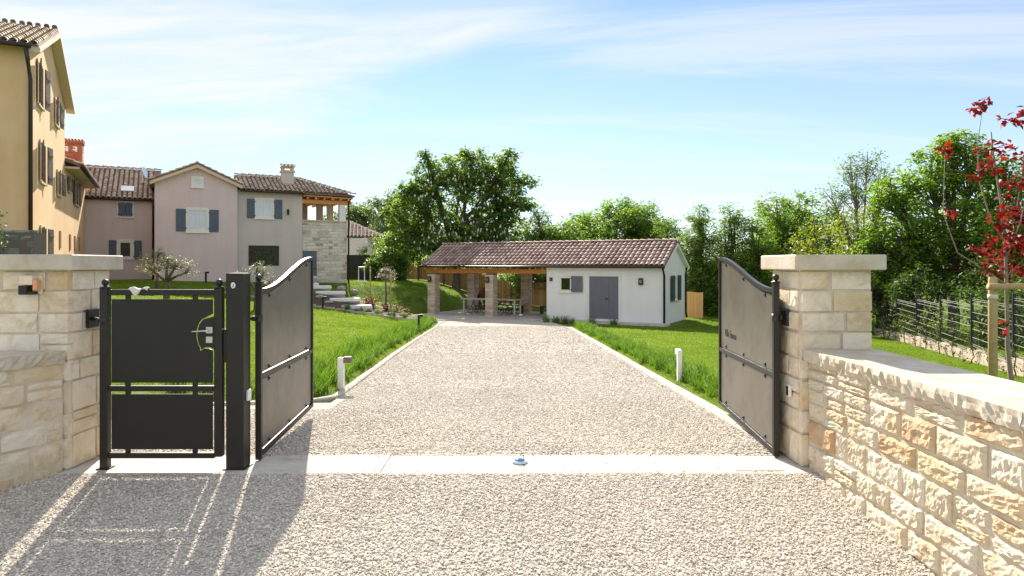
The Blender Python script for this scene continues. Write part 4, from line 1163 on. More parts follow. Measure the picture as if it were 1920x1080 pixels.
dr = MB().box(7.24, 7.98, 0.31, 0.38, 0.55, 2.42).build('door', M['shutter_blue'], MH)
MB().box(7.22, 8.02, 0.27, 0.40, 2.425, 2.56).build('lintel', M['tower_stone'], dr)
MB().box(7.86, 7.92, 0.28, 0.308, 1.42, 1.50).build('handle', M['black'], dr)
# chimneys
ch = MB().box(6.30, 6.92, 1.3, 1.9, 5.8, 6.85).build('chimney', M['taupe'], MH)
MB().box(6.24, 6.98, 1.24, 1.96, 6.86, 6.95).build('collar', M['beige_wall'], ch)
mb = MB()
for x in (6.30, 6.80):
    for y in (1.3, 1.8): mb.box(x, x + .12, y, y + .10, 6.951, 7.12)
mb.build('vent_post', M['beige_wall'], ch)
MB().box(6.26, 6.96, 1.26, 1.94, 7.121, 7.19).build('cap', M['beige_wall'], ch)
fr = slope_frames((6.20, 1.2, 7.13), (1, 0, 0), (0, 1, 0.3), .82, .4, .205, .3); tiles_joined(fr, T_HOUSE, ch, 'tiles', M['tile_house'])
# windows
window(MH, 1.51, 2.36, 3.40, 4.46, 0.0, 0.12, 'glass_light', 1)
shutter(MH, 0.95, 1.41, 3.36, 4.50, 0.0, 'shutter_blue', 1); shutter(MH, 2.48, 2.94, 3.36, 4.50, 0.0, 'shutter_blue', -1)
window(MH, 1.77, 2.11, 5.69, 6.06, 0.0, 0.12, 'glass_light', 0, 'trim')
window(MH, 3.84 + 0.97, 3.84 + 1.80, 4.20, 5.15, 0.30, 0.10, 'glass_light', 1)
shutter(MH, 3.84 + .50, 3.84 + .90, 4.15, 5.18, 0.30, 'shutter_blue', 1); shutter(MH, 3.84 + 1.87, 3.84 + 2.30, 4.15, 5.18, 0.30, 'shutter_blue', -1)
wd = MB(); rects(wd, 3.84 + .58, 3.84 + 2.13, 1.62, 2.70, 0.04, 0.27, 0.32); wd = wd.build('picture_window', M['brown_metal'], MH)
MB().box(3.84 + .62, 3.84 + 2.09, 0.288, 0.31, 1.66, 2.66).build('pane', M['glass_dark'], wd)
yL = 2.82
wd = window(MH, -1.66, -1.10, 4.24, 4.90, yL, 0.11, 'glass_dark', 0)
for a_, b_, hs in ((-1.70, -1.39, -1), (-1.37, -1.06, 1)): shutter(wd, a_, b_, 4.22, 4.92, yL - .045, 'shutter_blue', hs)
window(MH, -1.66, -1.10, 2.05, 2.88, yL, 0.12, 'glass_dark', 0)
shutter(MH, -2.13, -1.78, 1.95, 2.95, yL, 'shutter_blue', 1); shutter(MH, -0.98, -0.62, 1.95, 2.95, yL, 'shutter_blue', -1)
# downpipes and lantern
for pts in ([(-0.12, 2.5, 5.05), (-0.09, 2.72, 4.8), (-0.09, 2.72, 0.75)], [(9.85, .2, 5.4), (9.75, .3, 5.15), (9.75, .3, 0.6)]):
    d_ = MB(); d_.tube(pts, .05, 8); d_.build('downpipe', M['brown_metal'], MH, True)
ln = thing('lantern', 'small black lantern on the taupe wall right of the upper window', 'lamp', hw((3.84 + 2.58, 0.295, 4.55)), HA)
l_ = MB(); l_.tube([(0, 0, .1), (0, -.12, .16), (0, -.16, .08)], .012, 6); l_.lathe([(.02, .2), (.07, .12), (.06, -.1), (.02, -.14)], 8, (0, -.16, -.05)); l_.build('lantern_body', M['black'], ln)

# tall ochre house with its lower extension
YH = thing('ochre_house', 'tall ochre rendered house with brown shutters and low extension at the left edge', 'house', (*HO, 0), HA)
XE = -3.17
y0_, y1_ = -14.11, -5.66
mb = MB(); mb.prism([(y0_, 0.0), (y1_, 0.0), (y1_, 8.15), ((y0_ + y1_) / 2, 9.75), (y0_, 8.15)], 'x', -14.0, XE); mb.build('tall_block', M['ochre'], YH)
ym = (y0_ + y1_) / 2
for s_, ya in ((1, y0_ - .35), (-1, y1_ + .35)):
    rise = 1.78
    ze_ = 8.05
    rf = slope_slab(YH, [(-14.2, ya, ze_), (XE + .28, ya, ze_), (XE + .28, ym, ze_ + rise), (-14.2, ym, ze_ + rise)], .07)
    fr = slope_frames((-14.2, ya, ze_), (1, 0, 0), (0, ym - ya, rise), 14.2 + XE + .28, math.hypot(ym - ya, rise))
    if s_ > 0:
        fr.sort(key=lambda m_: -m_[0][3]); tiles_objects(fr[:130], T_TALL, rf); tiles_joined(fr[130:], T_TALL, rf, 'far_tiles', M['tile_house'])
    else: tiles_joined(fr, T_TALL, rf, 'back_tiles', M['tile_house'])
    mb = MB(); a0, a1 = XE + .005, XE + .32
    mb.add([(a0, ya, ze_ - .075), (a1, ya, ze_ - .075), (a1, ym, ze_ + rise - .075), (a0, ym, ze_ + rise - .075), (a0, ya, ze_ - .22), (a1, ya, ze_ - .22), (a1, ym, ze_ + rise - .22), (a0, ym, ze_ + rise - .22)],
           [(0, 1, 2, 3), (7, 6, 5, 4), (0, 4, 5, 1), (1, 5, 6, 2), (2, 6, 7, 3), (3, 7, 4, 0)])
    mb.build('verge', M['soffit'], YH)
gut((-14, y0_ - .42, 7.98), (XE + .1, y0_ - .42, 7.98), .075, 'brown_metal', YH)
d_ = MB(); d_.tube([(XE - .02, y0_ - .42, 7.92), (XE + .02, y0_ - .38, 7.6), (XE + .05, y0_ - .07, 7.05), (XE + .05, y0_ - .07, 0.6)], .058, 10); d_.build('downpipe', M['brown_metal'], YH, True)
gut((XE, y1_ + .42, 8.0), (XE + .3, y1_ + .42, 8.0), .07, 'brown_metal', YH)
# extension
mb = MB(); mb.box(-9.0, XE - 0.004, y1_ + .004, 2.81, 0.0, 5.75); mb.build('extension', M['ochre'], YH)
rf = slope_slab(YH, [(XE + .55, y1_ + .01, 5.72), (XE + .55, 2.6, 5.72), (XE - 3.2, 2.6, 7.1), (XE - 3.2, y1_ + .01, 7.1)], .07)
fr = slope_frames((XE + .55, 2.6, 5.72), (0, -1, 0), (-3.75, 0, 1.38), 2.6 - y1_, 4.0); tiles_joined(fr, T_HOUSE, rf, 'tiles', M['tile_house'])
MB().box(XE + .001, XE + .50, y1_ + .03, 2.58, 5.56, 5.64).build('soffit', M['soffit'], YH)
gut((XE + .60, y1_ + .05, 5.66), (XE + .60, 2.55, 5.66), .07, 'brown_metal', YH)
My = Matrix.Translation((XE, 0, 0)) @ Matrix.Rotation(R(90), 4, 'Z')      # wall frame: x runs back along the wall, outward is +x of the house
def oldwin(y0w, y1w, z0, z1, sh=True, ang=0.0, off=0.0):
    w = window(YH, y0w, y1w, z0, z1, -off, 0.07, 'glass_dark', 1, 'shutter_brown', Mx=My, trim='soffit')
    if sh:
        sw = (y1w - y0w) * .45
        shutter(w, y0w - sw, y0w, z0, z1, -.05 - off, 'shutter_brown', 1, ang, My); shutter(w, y1w, y1w + sw, z0, z1, -.05 - off, 'shutter_brown', -1, -ang, My)
for (t0, t1, z0, z1) in ((1.45, 2.45, 6.72, 8.02), (5.4, 6.25, 6.80, 7.72), (1.95, 3.0, 4.34, 5.58), (6.05, 6.85, 4.30, 5.15), (2.05, 3.15, 1.7, 2.86)):
    oldwin(t0 - 14.11, t1 - 14.11, z0, z1, True, 0.16)
oldwin(9.5 - 14.11, 10.2 - 14.11, 4.75, 5.35); oldwin(11.9 - 14.11, 13.2 - 14.11, 4.40, 5.45)
for t0 in (6.7, 9.95, 11.8, 13.65):
    q = MB(); q.box(t0 - 14.11, t0 - 14.11 + .42, -.03, .01, 2.30, 2.96); q.v = [tuple(My @ Vector(p)) for p in q.v]; q.build('vent_slot', M['copper'], YH)
# red brick chimney behind
RC = thing('brick_chimney', 'red brick chimney with white openings behind the ochre extension', 'chimney', hw((-4.0, 5.2, 6.0)), HA)
MB().box(-.50, .50, -.45, .45, -0.2, 2.18).build('core', M['red_brick'], RC)
mb = MB()
for k in range(26):
    z = 0.30 + k * .074
    for j in range(5):
        x = -.52 + j * .21 + (.1 if k % 2 else 0)
        if x + .2 > .54 or (k in range(19, 23) and j in (1, 3)): continue
        mb.box(x, x + .2, -.475, -.452, z, z + .066)
        mb.box(.502, .522, -.45 + j * .19, -.45 + j * .19 + .18, z, z + .066)
tag(mb.build('bricks', M['red_brick'], RC), kind='stuff')
for x in (-.30, .10): MB().box(x, x + .20, -.470, -.451, 1.71, 1.98).build('opening', M['white_paint'], RC)
MB().box(-.58, .58, -.53, .53, 2.19, 2.27).build('cap', M['red_brick'], RC)
mb = MB()
for j in range(8): mb.tube([(-.52 + j * .15, -.56, 2.33), (-.52 + j * .15, .5, 2.36)], .06, 8)
tag(mb.build('cap_tiles', M['red_brick'], RC), kind='stuff')

# far house right of the tower
FH = thing('loggia_house', 'distant pale house with tiled roof and open upper loggia behind the tower', 'house', (-13.6, 56.0, 0), R(12))
MB().box(-5.5, 2.4, 0, 6, 0.0, 2.0).build('lower_wall', M['white_paint'], FH)
MB().box(-5.5, 2.35, 3.0, 6, 2.004, 4.0).build('upper_wall', M['white_paint'], FH)
MB().box(-5.5, 2.4, -.02, .25, 2.004, 2.45).build('parapet', M['white_paint'], FH)
for x in (-2.9, -.6, 1.7): MB().box(x, x + .45, 0.02, .4, 2.454, 3.98).build('post', M['white_paint'], FH)
rf = slope_slab(FH, [(-6, -.7, 4.0), (3.3, -.7, 4.0), (0.2, 3, 5.5), (-6, 3, 5.5)])
fr = slope_frames((-6, -.7, 4.0), (1, 0, 0), (0, 3.7, 1.5), 9.3, 4.0, .3, .4, xr=lambda f: (0, 9.3 - 3.1 * f)); tiles_joined(fr, T_HOUSE, rf, 'tiles', M['tile_house'])
rf = slope_slab(FH, [(-6, -2.6, 1.55), (1.2, -2.6, 1.55), (-0.3, -.02, 2.5), (-6, -.02, 2.5)], nm='lower_roof')
fr = slope_frames((-6, -2.6, 1.55), (1, 0, 0), (0, 2.6, .95), 7.2, 2.75, .3, .4, xr=lambda f: (0, 7.2 - 1.5 * f)); tiles_joined(fr, T_HOUSE, rf, 'tiles', M['tile_house'])

# grey stone wall at the far left, and a cypress
SW = thing('stone_wall', 'grey dry stone wall at the foot of the ochre house', 'wall', (-15.6, 18.6, 0.3))
MB().box(-2, 2.55, 0.03, .5, -.5, 2.24).build('core', M['brick_mortar'], SW)
GREY = mat('grey_green_stone', [(0.16, 0.17, 0.15), (0.26, 0.27, 0.24), (0.34, 0.35, 0.31)], 0.95, 4, 6, source='object', amount=0.6, bump=0.4, bscale=20)
ST_GREY = [stone_mesh('stone', GREY, 0.10, 2, 2, 60 + k, 0.15) for k in range(5)]
lay_stones(SW, ST_GREY, lambda s, z: ((-2 + s, 0.03, z), 0), 4.55, [.2, .16, .18, .22, .15, .2, .17, .19, .16, .2, .18, .17, .14], (.25, .6), .2, .02, 90, 0.0, 0.02, None, .02)

# ------------------------------------------------------------------ foliage
def leaves(centers, spread, per, size, droop=0.2, seed=0, flat=0.35, asp=0.5, outward=None):
    """leaf-sized folded quads gathered in clumps round the given centers -> V, F arrays"""
    r_ = np.random.default_rng(seed)
    centers = np.asarray(centers, float); n = len(centers)
    sp = np.broadcast_to(np.asarray(spread, float), (n,))
    C = np.repeat(centers, per, 0); SP = np.repeat(sp, per)
    N = len(C)
    off = r_.normal(size=(N, 3)); off /= np.linalg.norm(off, axis=1, keepdims=True)
    off *= (r_.uniform(0, 1, (N, 1)) ** 0.5) * SP[:, None]; off[:, 2] *= 0.75
    P = C + off
    d = r_.normal(size=(N, 3)); d[:, 2] = d[:, 2] * flat - droop
    d += off / (SP[:, None] + 1e-6) * 0.8
    d /= np.linalg.norm(d, axis=1, keepdims=True)
    up = r_.normal(size=(N, 3)) * 0.5; up[:, 2] += 1.0
    s = np.cross(d, up); s /= (np.linalg.norm(s, axis=1, keepdims=True) + 1e-9)
    nrm = np.cross(s, d)
    L = size * r_.uniform(0.6, 1.3, (N, 1)); w = L * asp * r_.uniform(.8, 1.2, (N, 1))
    mid = P + d * L * 0.5
    v0 = P; v2 = P + d * L - nrm * L * 0.15
    v1 = mid + s * w * 0.5 + nrm * L * 0.06; v3 = mid - s * w * 0.5 + nrm * L * 0.06
    V = np.stack([v0, v1, v2, v3], 1).reshape(-1, 3)
    F_ = np.arange(4 * N).reshape(-1, 4)
    return V, F_
def lobes_clusters(lobes, dens, seed, inner=0.5, zmin=None):
    r_ = np.random.default_rng(seed); out = []
    for (cx, cy, cz, rx, ry, rz) in lobes:
        n = max(4, int(dens * (rx * ry + ry * rz + rx * rz) / 3 * 4))
        d = r_.normal(size=(n, 3)); d /= np.linalg.norm(d, axis=1, keepdims=True)
        rad = inner + (1.06 - inner) * r_.uniform(0, 1, (n, 1)) ** 0.6
        q = np.array([cx, cy, cz]) + d * rad * np.array([rx, ry, rz])
        out.append(q)
    out = np.concatenate(out)
    if zmin is not None: out = out[out[:, 2] > zmin]
    return out
NLEAF = [0]
def tree(name, label, x, y, lobes, trunk_h, trunk_r, m, dens=3.0, per=26, spread=0.42, size=0.2, seed=1, group=None, droop=0.2, inner=0.45, bark='bark', twigs=0.35, asp=0.5, zmin=0.15, lean=(0, 0), multi=1, cat='tree', dk=3.1):
    z0 = gz(x, y) - 0.05
    t = thing(name, label, cat, (x, y, z0), 0, group)
    r_ = random.Random(seed)
    cl = lobes_clusters(lobes, dens * dk, seed, inner, zmin)
    V, F_ = leaves(cl, np.random.default_rng(seed).uniform(.6, 1.3, len(cl)) * spread, per, size * .98, droop, seed, asp=asp)
    NLEAF[0] += len(F_)
    link('crown', np_mesh('crown', V, F_, M[m]), t)
    mb = MB()
    for k in range(multi):
        a = k * 6.283 / max(multi, 1) + r_.uniform(0, 1); rr = 0.0 if multi == 1 else trunk_r * 2.2
        bx, by = rr * math.cos(a), rr * math.sin(a)
        fork = Vector((lean[0] + bx * 1.5, lean[1] + by * 1.5, trunk_h))
        mb.tube([(bx, by, -0.2), (bx, by, 0.12), Vector((bx, by, 0)).lerp(fork, .5) + Vector((r_.uniform(-.1, .1) * trunk_r * 4, r_.uniform(-.1, .1), 0)), fork], [trunk_r * 1.55, trunk_r * 1.1, trunk_r, trunk_r * .85], 9)
        for (cx, cy, cz, rx, ry, rz) in lobes:
            c = Vector((cx, cy, cz)); m_ = fork.lerp(c, .5) + Vector((r_.uniform(-.2, .2), r_.uniform(-.2, .2), r_.uniform(.1, .4))) * min(1, rx * .4)
            mb.tube([fork, m_, c, c + Vector((0, 0, rz * .6))], [trunk_r * .6, trunk_r * .42, trunk_r * .28, trunk_r * .1], 6)
            if multi == 1 or k == 0:
                near = [p for p in cl if abs(p[0] - cx) < rx * 1.1 and abs(p[2] - cz) < rz * 1.1 and abs(p[1] - cy) < ry * 1.1]
                for p in r_.sample(near, int(min(len(near) * twigs, 45))):
                    p = Vector(p); b = c.lerp(m_, r_.uniform(0, .7))
                    mb.tube([b, b.lerp(p, .55) + Vector((0, 0, .06)), p], [trunk_r * .16, trunk_r * .1, trunk_r * .04], 4, False)
    mb.build('trunk', M[bark], t, True)
    return t, cl
def blob(seed, n, R_, H_, base, squash=0.8):
    """an uneven crown: a body and smaller lobes round it"""
    r_ = random.Random(seed); L = [(0, 0, base + H_ * .45, R_ * .66, R_ * .66, H_ * .42)]
    for k in range(n):
        a = r_.uniform(0, 6.283); h = r_.uniform(0.12, .86)
        w = R_ * (0.74 - 0.5 * abs(h - .42) ** 1.3) * r_.uniform(.8, 1.08)
        s = r_.uniform(.26, .42) * R_
        L.append((w * math.cos(a), w * math.sin(a), base + H_ * h, s, s, s * squash))
    L.append((r_.uniform(-.2, .2) * R_, 0, base + H_ * .86, R_ * .34, R_ * .34, H_ * .13))
    return L

# horse chestnut behind the pavilion
ch_l = [(.6, 0, 5.2, 3.3, 2.7, 3.0), (.4, 0, 8.0, 2.3, 2, 1.5), (-1.9, 0, 7.9, 1.2, 1.2, 1.2), (3.0, 0, 8.1, 1.4, 1.3, 1.3), (-2.1, 0, 9.4, .5, .5, .4), (3.6, 0, 9.3, .65, .65, .55), (1.2, 0, 9.3, .9, .9, .55),
        (-2.6, 0, 5.8, 1.8, 1.6, 1.6), (-3.6, 0, 4.1, 1.3, 1.2, 1.3), (-4.3, 0, 5.3, .7, .7, .45), (-3.3, 0, 7.0, .8, .8, .7), (3.4, 0, 6.4, 1.5, 1.4, 1.4), (4.7, 0, 7.6, .8, .8, .45), (4.5, 0, 6.1, .8, .8, .55), (3.6, 0, 4.4, 1.5, 1.3, 1.3),
        (0, -.8, 3.2, 2.3, 1.5, 1.3), (2.2, -.8, 3.2, 1.9, 1.4, 1.3), (-2, -.6, 3.0, 1.5, 1.3, 1.1), (-4.6, .2, 3.6, .6, .6, .5)]
tr, cl = tree('chestnut_tree', 'large horse chestnut with white flower candles behind the tiled pavilion', -3.85, 47.0, ch_l, 2.4, 0.28, 'leaf_chest', dens=3.6, per=24, spread=0.38, size=0.27, seed=3, droop=0.45, inner=0.3, asp=0.48, dk=2.5)
sel = cl[(cl[:, 1] < -0.9)]; r_ = np.random.default_rng(5); sel = sel[r_.permutation(len(sel))[:230]]
mb = MB()
for p in sel:
    if p[2] > 7.6 or p[2] < 2.2 or abs(p[0] - .8) > 3.4: continue
    hh = random.uniform(.14, .25); q = (p[0], p[1] - .3, p[2] + .12)
    mb.lathe([(.03, 0), (.065, hh * .25), (.04, hh * .65), (.008, hh)], 6, q)
tag(mb.build('flower_candles', M['blossom'], tr), kind='stuff')

tree('round_tree', 'dense rounded green tree behind the outbuilding roof', 7.4, 52, blob(4, 16, 4.6, 6.9, 1.0), 2.0, .25, 'leaf', 2.6, 26, .5, .24, 11, 'trees behind the outbuilding')
tree('round_tree', 'smaller paler tree just right of the flowering chestnut', 2.3, 54, blob(9, 8, 2.4, 5.2, 2.0), 2.0, .2, 'leaf_far', 2.2, 24, .45, .22, 12, 'trees behind the outbuilding')
tree('round_tree', 'low light green tree left of the dense rounded tree', 4.6, 49, blob(19, 8, 2.0, 4.0, 1.0), 1.4, .16, 'leaf_light', 2.2, 24, .45, .2, 13, 'trees behind the outbuilding')
names = ['leftmost of the slim light green trees behind the white gable', 'tall slim leafy tree just right of the white gable', 'second slim leafy tree right of the white gable', 'slim leafy tree above the open right gate leaf', 'low slim tree left of the stone cap on the right']
for k, (x, H_, Y, w, m_) in enumerate(((9.55, 5.84, 41, 1.3, 'leaf_light'), (10.33, 6.01, 38, 1.35, 'leaf_light'), (12.11, 5.90, 38, 1.4, 'leaf_light'), (13.24, 5.26, 37, 1.35, 'leaf_light'), (15.56, 5.32, 40, 1.6, 'leaf'))):
    lb = [(random.uniform(-.25, .25), random.uniform(-.2, .2), z, w * f, w * f, .75) for z, f in zip(np.arange(.6, H_ - .3, .62), np.interp(np.arange(.6, H_ - .3, .62), [0, H_ * .4, H_], [.95, 1.0, .42]))]
    tree('slim_tree', names[k], x, Y, lb, 1.2, .09, m_, 7.5, 22, .33, .17, 30 + k, 'slim trees beside the outbuilding', inner=.25, twigs=.15, asp=.36, multi=3, dk=2.3)
tree('dark_round_tree', 'dark green round tree rising between the slim trees and the sparse tree', 16.0, 39, blob(22, 12, 2.55, 5.6, 1.6), 1.8, .2, 'leaf', 3.2, 26, .4, .2, 41)
sp_l = [(0, 0, 4.6, 1.2, 1.0, 1.5), (-1.2, 0, 5.2, 1.1, .9, 1.2), (1.0, 0, 5.8, 1.1, .9, 1.3), (-.3, 0, 7.0, 1.2, .9, 1.2), (1.2, 0, 7.6, .9, .8, 1.0), (-1.6, 0, 6.6, .8, .7, .9), (.3, 0, 8.6, .9, .8, .8), (-.6, 0, 8.3, .7, .7, .7)]
tree('sparse_tree', 'thin sparse tree with airy crown and visible branches', 18.7, 36.5, sp_l, 2.4, .13, 'leaf_light', 3.2, 12, .40, .16, 42, inner=.2, twigs=.7, bark='bark_pale')
tree('yellow_green_tree', 'yellow green young tree above the right stone pillar', 15.6, 29.5, blob(25, 11, 1.9, 5.4, .5, 1.1), .8, .1, 'leaf_yellow', 3.6, 16, .36, .16, 43, inner=.25, twigs=.5, multi=3)
tree('yellow_green_tree', 'shorter yellow green tree left of the right stone pillar', 14.6, 33, blob(27, 9, 1.9, 4.9, .5, 1.1), .8, .1, 'leaf_yellow', 3.2, 15, .36, .17, 44, inner=.25, twigs=.5, multi=2)
tree('large_tree', 'large deep green tree behind the wire fence and the red maple', 18.4, 28.5, [(-2.6, 0, 6.2, .9, .9, .8), (-3.2, .2, 3.4, 1.1, 1.0, 1.2), (0, 0, 8.0, .9, .9, .7), (0, 0, 5.0, 2.2, 2.0, 2.3), (-1.9, 0, 4.3, 1.5, 1.3, 1.5), (1.7, 0, 5.0, 1.6, 1.4, 1.8), (-.9, 0, 6.7, 1.3, 1.2, 1.1), (.9, 0, 7.2, 1.2, 1.1, 1.0), (2.6, 0, 3.4, 1.4, 1.2, 1.3), (-1.6, 0, 2.7, 1.3, 1.2, 1.0), (.4, -.8, 2.9, 1.6, 1.2, 1.2), (-.3, 0, 7.9, .6, .6, .5), (2.2, 0, 6.6, 1.0, 1.0, .9), (-2.7, 0, 5.6, .6, .6, .6)], 2.0, .22, 'leaf', 4.2, 24, .34, .19, 45, inner=.35)
tree('large_tree', 'large tree at the right edge behind the red maple', 20.8, 25.5, blob(31, 12, 3.4, 7.6, .4), 1.6, .22, 'leaf', 3.4, 24, .36, .2, 46, inner=.4)
for k, (x, y, r_2, h, m_) in enumerate(((13.4, 27.5, 1.2, 2.6, 'leaf_dark'), (15.1, 25.2, 1.3, 2.9, 'leaf_dark'), (15.2, 22.0, 1.3, 3.0, 'leaf_dark'), (14.6, 19.0, 1.3, 2.7, 'leaf_dark'), (13.8, 16.3, 1.2, 2.5, 'leaf_dark'), (16.8, 30.5, 1.5, 3.0, 'leaf_dark'))):
    tree('shrub', 'dark leafy shrub growing close behind the wire fence', x, y, blob(50 + k, 7, r_2, h, 0.0), .4, .05, m_, 5.5, 22, .26, .14, 60 + k, 'dark shrubs behind the wire fence', inner=.2, twigs=.1, multi=2, cat='shrub', zmin=.05)
# left background
tree('round_tree', 'pale distant tree above the far loggia house', -17.5, 78, blob(61, 9, 4.6, 6.8, 1.0), 2, .3, 'leaf_far', 1.6, 26, .7, .34, 71, 'far trees left of the chestnut')
tree('round_tree', 'pale distant tree touching the left side of the chestnut', -12.0, 70, blob(62, 9, 3.6, 7.6, 1.0), 2, .3, 'leaf_far', 1.8, 26, .6, .3, 72, 'far trees left of the chestnut')
tree('bush', 'bright green bushy shrub below the left side of the chestnut', -8.3, 45.5, blob(63, 9, 1.6, 2.1, .2), .6, .08, 'leaf_light', 5, 24, .3, .2, 73, cat='shrub', inner=.3, zmin=.1)
for k, (x, y, h) in enumerate(((-1.6, 41.6, 1.5), (.6, 40.6, 2.3), (2.8, 39.4, 1.3))):
    tree('shrub', ['low rust and green shrub behind the middle brick pillars', 'taller leafy shrub seen between the brick pillars', 'small shrub near the back corner of the white wall'][k], x, y, blob(80 + k, 6, .9, h, .0), .4, .04, ['leaf_rust', 'leaf_light', 'leaf_rust'][k], 7, 18, .22, .14, 90 + k, 'shrubs behind the pavilion', inner=.2, twigs=.1, multi=2, cat='shrub', zmin=.05)
tree('broad_tree', 'leafy green tree whose low branches show between the brick pillars', 2.0, 43.5, blob(88, 9, 2.6, 4.2, 1.1), 1.4, .16, 'leaf_light', 3.2, 24, .4, .22, 95)
t, c_ = tree('cypress', 'slim dark cypress at the left edge before the ochre wall', -13.55, 17.7, [(0, 0, z, .34 * f, .34 * f, .5) for z, f in zip(np.arange(.5, 3.4, .4), [1, 1, 1, .95, .9, .7, .5, .3])], .6, .05, 'leaf_dark', 9, 22, .16, .09, 97, inner=.3, twigs=0, zmin=.05)

for k, (x, y, R_, h, m_) in enumerate(((-5.0, 56, 3.0, 3.2, 'leaf'), (1.5, 50.5, 2.6, 3.0, 'leaf_light'), (6.0, 46, 2.4, 3.2, 'leaf'), (-10.5, 58, 3.2, 3.4, 'leaf'), (11.5, 44, 2.6, 3.4, 'leaf_light'), (13.5, 40, 2.2, 3.2, 'leaf'))):
    tree('thicket', ['broad bush under the chestnut beyond the board fence', 'light green bush beyond the fence behind the middle pillars', 'bush beyond the fence behind the white room', 'broad bush beyond the dark netting', 'light green bush low behind the slim trees', 'bush at the foot of the dark round tree'][k], x, y, blob(400 + k, 9, R_, h, 0), .5, .07, m_, 2.6, 22, .42, .22, 410 + k, 'bushes beyond the garden fence', inner=.35, twigs=.05, multi=2, cat='bush', zmin=.05)
# wood on the skyline: nobody could count it
r_ = np.random.default_rng(77)
cl = []
for k in range(150):
    x = r_.uniform(-75, 95); y = r_.uniform(84, 112); h = r_.uniform(3.0, 5.2) + 0.6 * math.sin(x * .2)
    w = r_.uniform(2.0, 3.6)
    cl.append(lobes_clusters([(x, y, h * .55, w, w, h * .55)], .55, k, .6, 0))
cl = np.concatenate(cl)
V, F_ = leaves(cl, .9, 9, .75, .2, 78)
tag(link('distant_wood', np_mesh('distant_wood', V, F_, M['leaf_far'])), 'far green wood along the skyline behind the garden', 'wood', kind='stuff')

# olives before the mauve house and beside the rockery
def olive(x, y, h, label, m='leaf_olive', seed=1, R_=.9, trunk=.10, group='olive trees'):
    L = [(0.35 * R_, 0, h * .74, R_ * .62, R_ * .55, h * .20), (-.6 * R_, 0, h * .70, R_ * .5, R_ * .45, h * .2), (.0, .1, h * .86, R_ * .5, R_ * .5, h * .14), (.8 * R_, 0, h * .62, R_ * .3, R_ * .3, h * .12)]
    return tree('olive_tree', label, x, y, L, h * .42, trunk, m, 9, 20, .17, .085, seed, group, inner=.2, twigs=.5, asp=.28, droop=.1, zmin=h * .4)
olive(-12.1, 23.9, 1.70, 'gnarled olive tree with silver green crown on the shaded lawn before the mauve house', seed=101, R_=.95, trunk=.10)
olive(-14.7, 28.3, 1.75, 'second olive tree further back beside the mauve house downpipe', seed=102, R_=.8, trunk=.07)
olive(-9.3, 24.8, 1.75, 'olive crown showing behind the square gate post', seed=103, R_=.75, trunk=.08)
t, c_ = tree('standard_olive', 'small silver leaved standard tree tied to stakes on the sloping lawn', -5.85, 31.6, [(0, 0, 1.78, .42, .42, .36), (.25, 0, 1.6, .25, .25, .25), (-.25, 0, 1.65, .25, .25, .22)], 1.4, .045, 'leaf_silver', 14, 16, .13, .08, 104, inner=.2, twigs=.4, asp=.3, zmin=1.2)
def stake(x, y, h, label, group=None, r_=.035, dz=0.0, lean=(0, 0)):
    z = gz(x, y)
    t = thing('tree_stake', label, 'stake', (x, y, z - .02), 0, group)
    MB().tube([(0, 0, -.1), (lean[0], lean[1], h - .03), (lean[0], lean[1], h)], [r_, r_ * .97, r_ * .8], 10).build('pole', M['stake'], t, True)
    MB().tube([(lean[0] * .9, lean[1], h * .86), (lean[0] * .9, lean[1], h * .89)], r_ * 1.12, 10).build('tie_band', M['cloth'], t, True)
    return t
stake(-5.6, 31.5, 1.9, 'thin wooden stake right beside the silver leaved standard tree')
stake(-6.85, 33.0, 1.85, 'lone pale wooden stake on the sloping lawn left of the standard tree')

# ------------------------------------------------------------------ red maple with stakes
sx, sy = 4.93, 7.0
sz = gz(sx, sy)
st1 = stake(sx, sy, 1.55 - sz, 'thick peeled wooden stake left of the red maple', 'stakes of the red maple', .043)
st2 = stake(5.75, 7.05, 1.5 - gz(5.75, 7.05), 'peeled wooden stake at the right edge beyond the red maple', 'stakes of the red maple', .043)
cb = thing('cross_bar', 'round wooden cross bar fixed to the stakes of the red maple', 'bar', (sx, sy - .07, 1.43))
MB().tube([(-.09, 0, 0), (.95, .05, .01)], .034, 10).build('pole', M['stake'], cb, True)
tx, ty = 5.18, 7.12
tz = gz(tx, ty)
RM = thing('red_maple', 'young red maple with pale stem and red leaves at the right edge', 'tree', (tx, ty, tz))
mb = MB()
H0 = -tz
def br(pts, r0, r1): 
    n = len(pts); mb.tube(pts, [r0 + (r1 - r0) * k / (n - 1) for k in range(n)], 7)
br([(0.06, 0, -.1), (.03, 0, .5), (-.01, 0, .9), (-.015, 0, 1.2 + H0 * .5), (-.03, 0, 1.75 + H0), (-.08, 0, 2.3 + H0), (-.13, .05, 2.85 + H0), (-.14, .06, 3.05 + H0)], .030, .006)
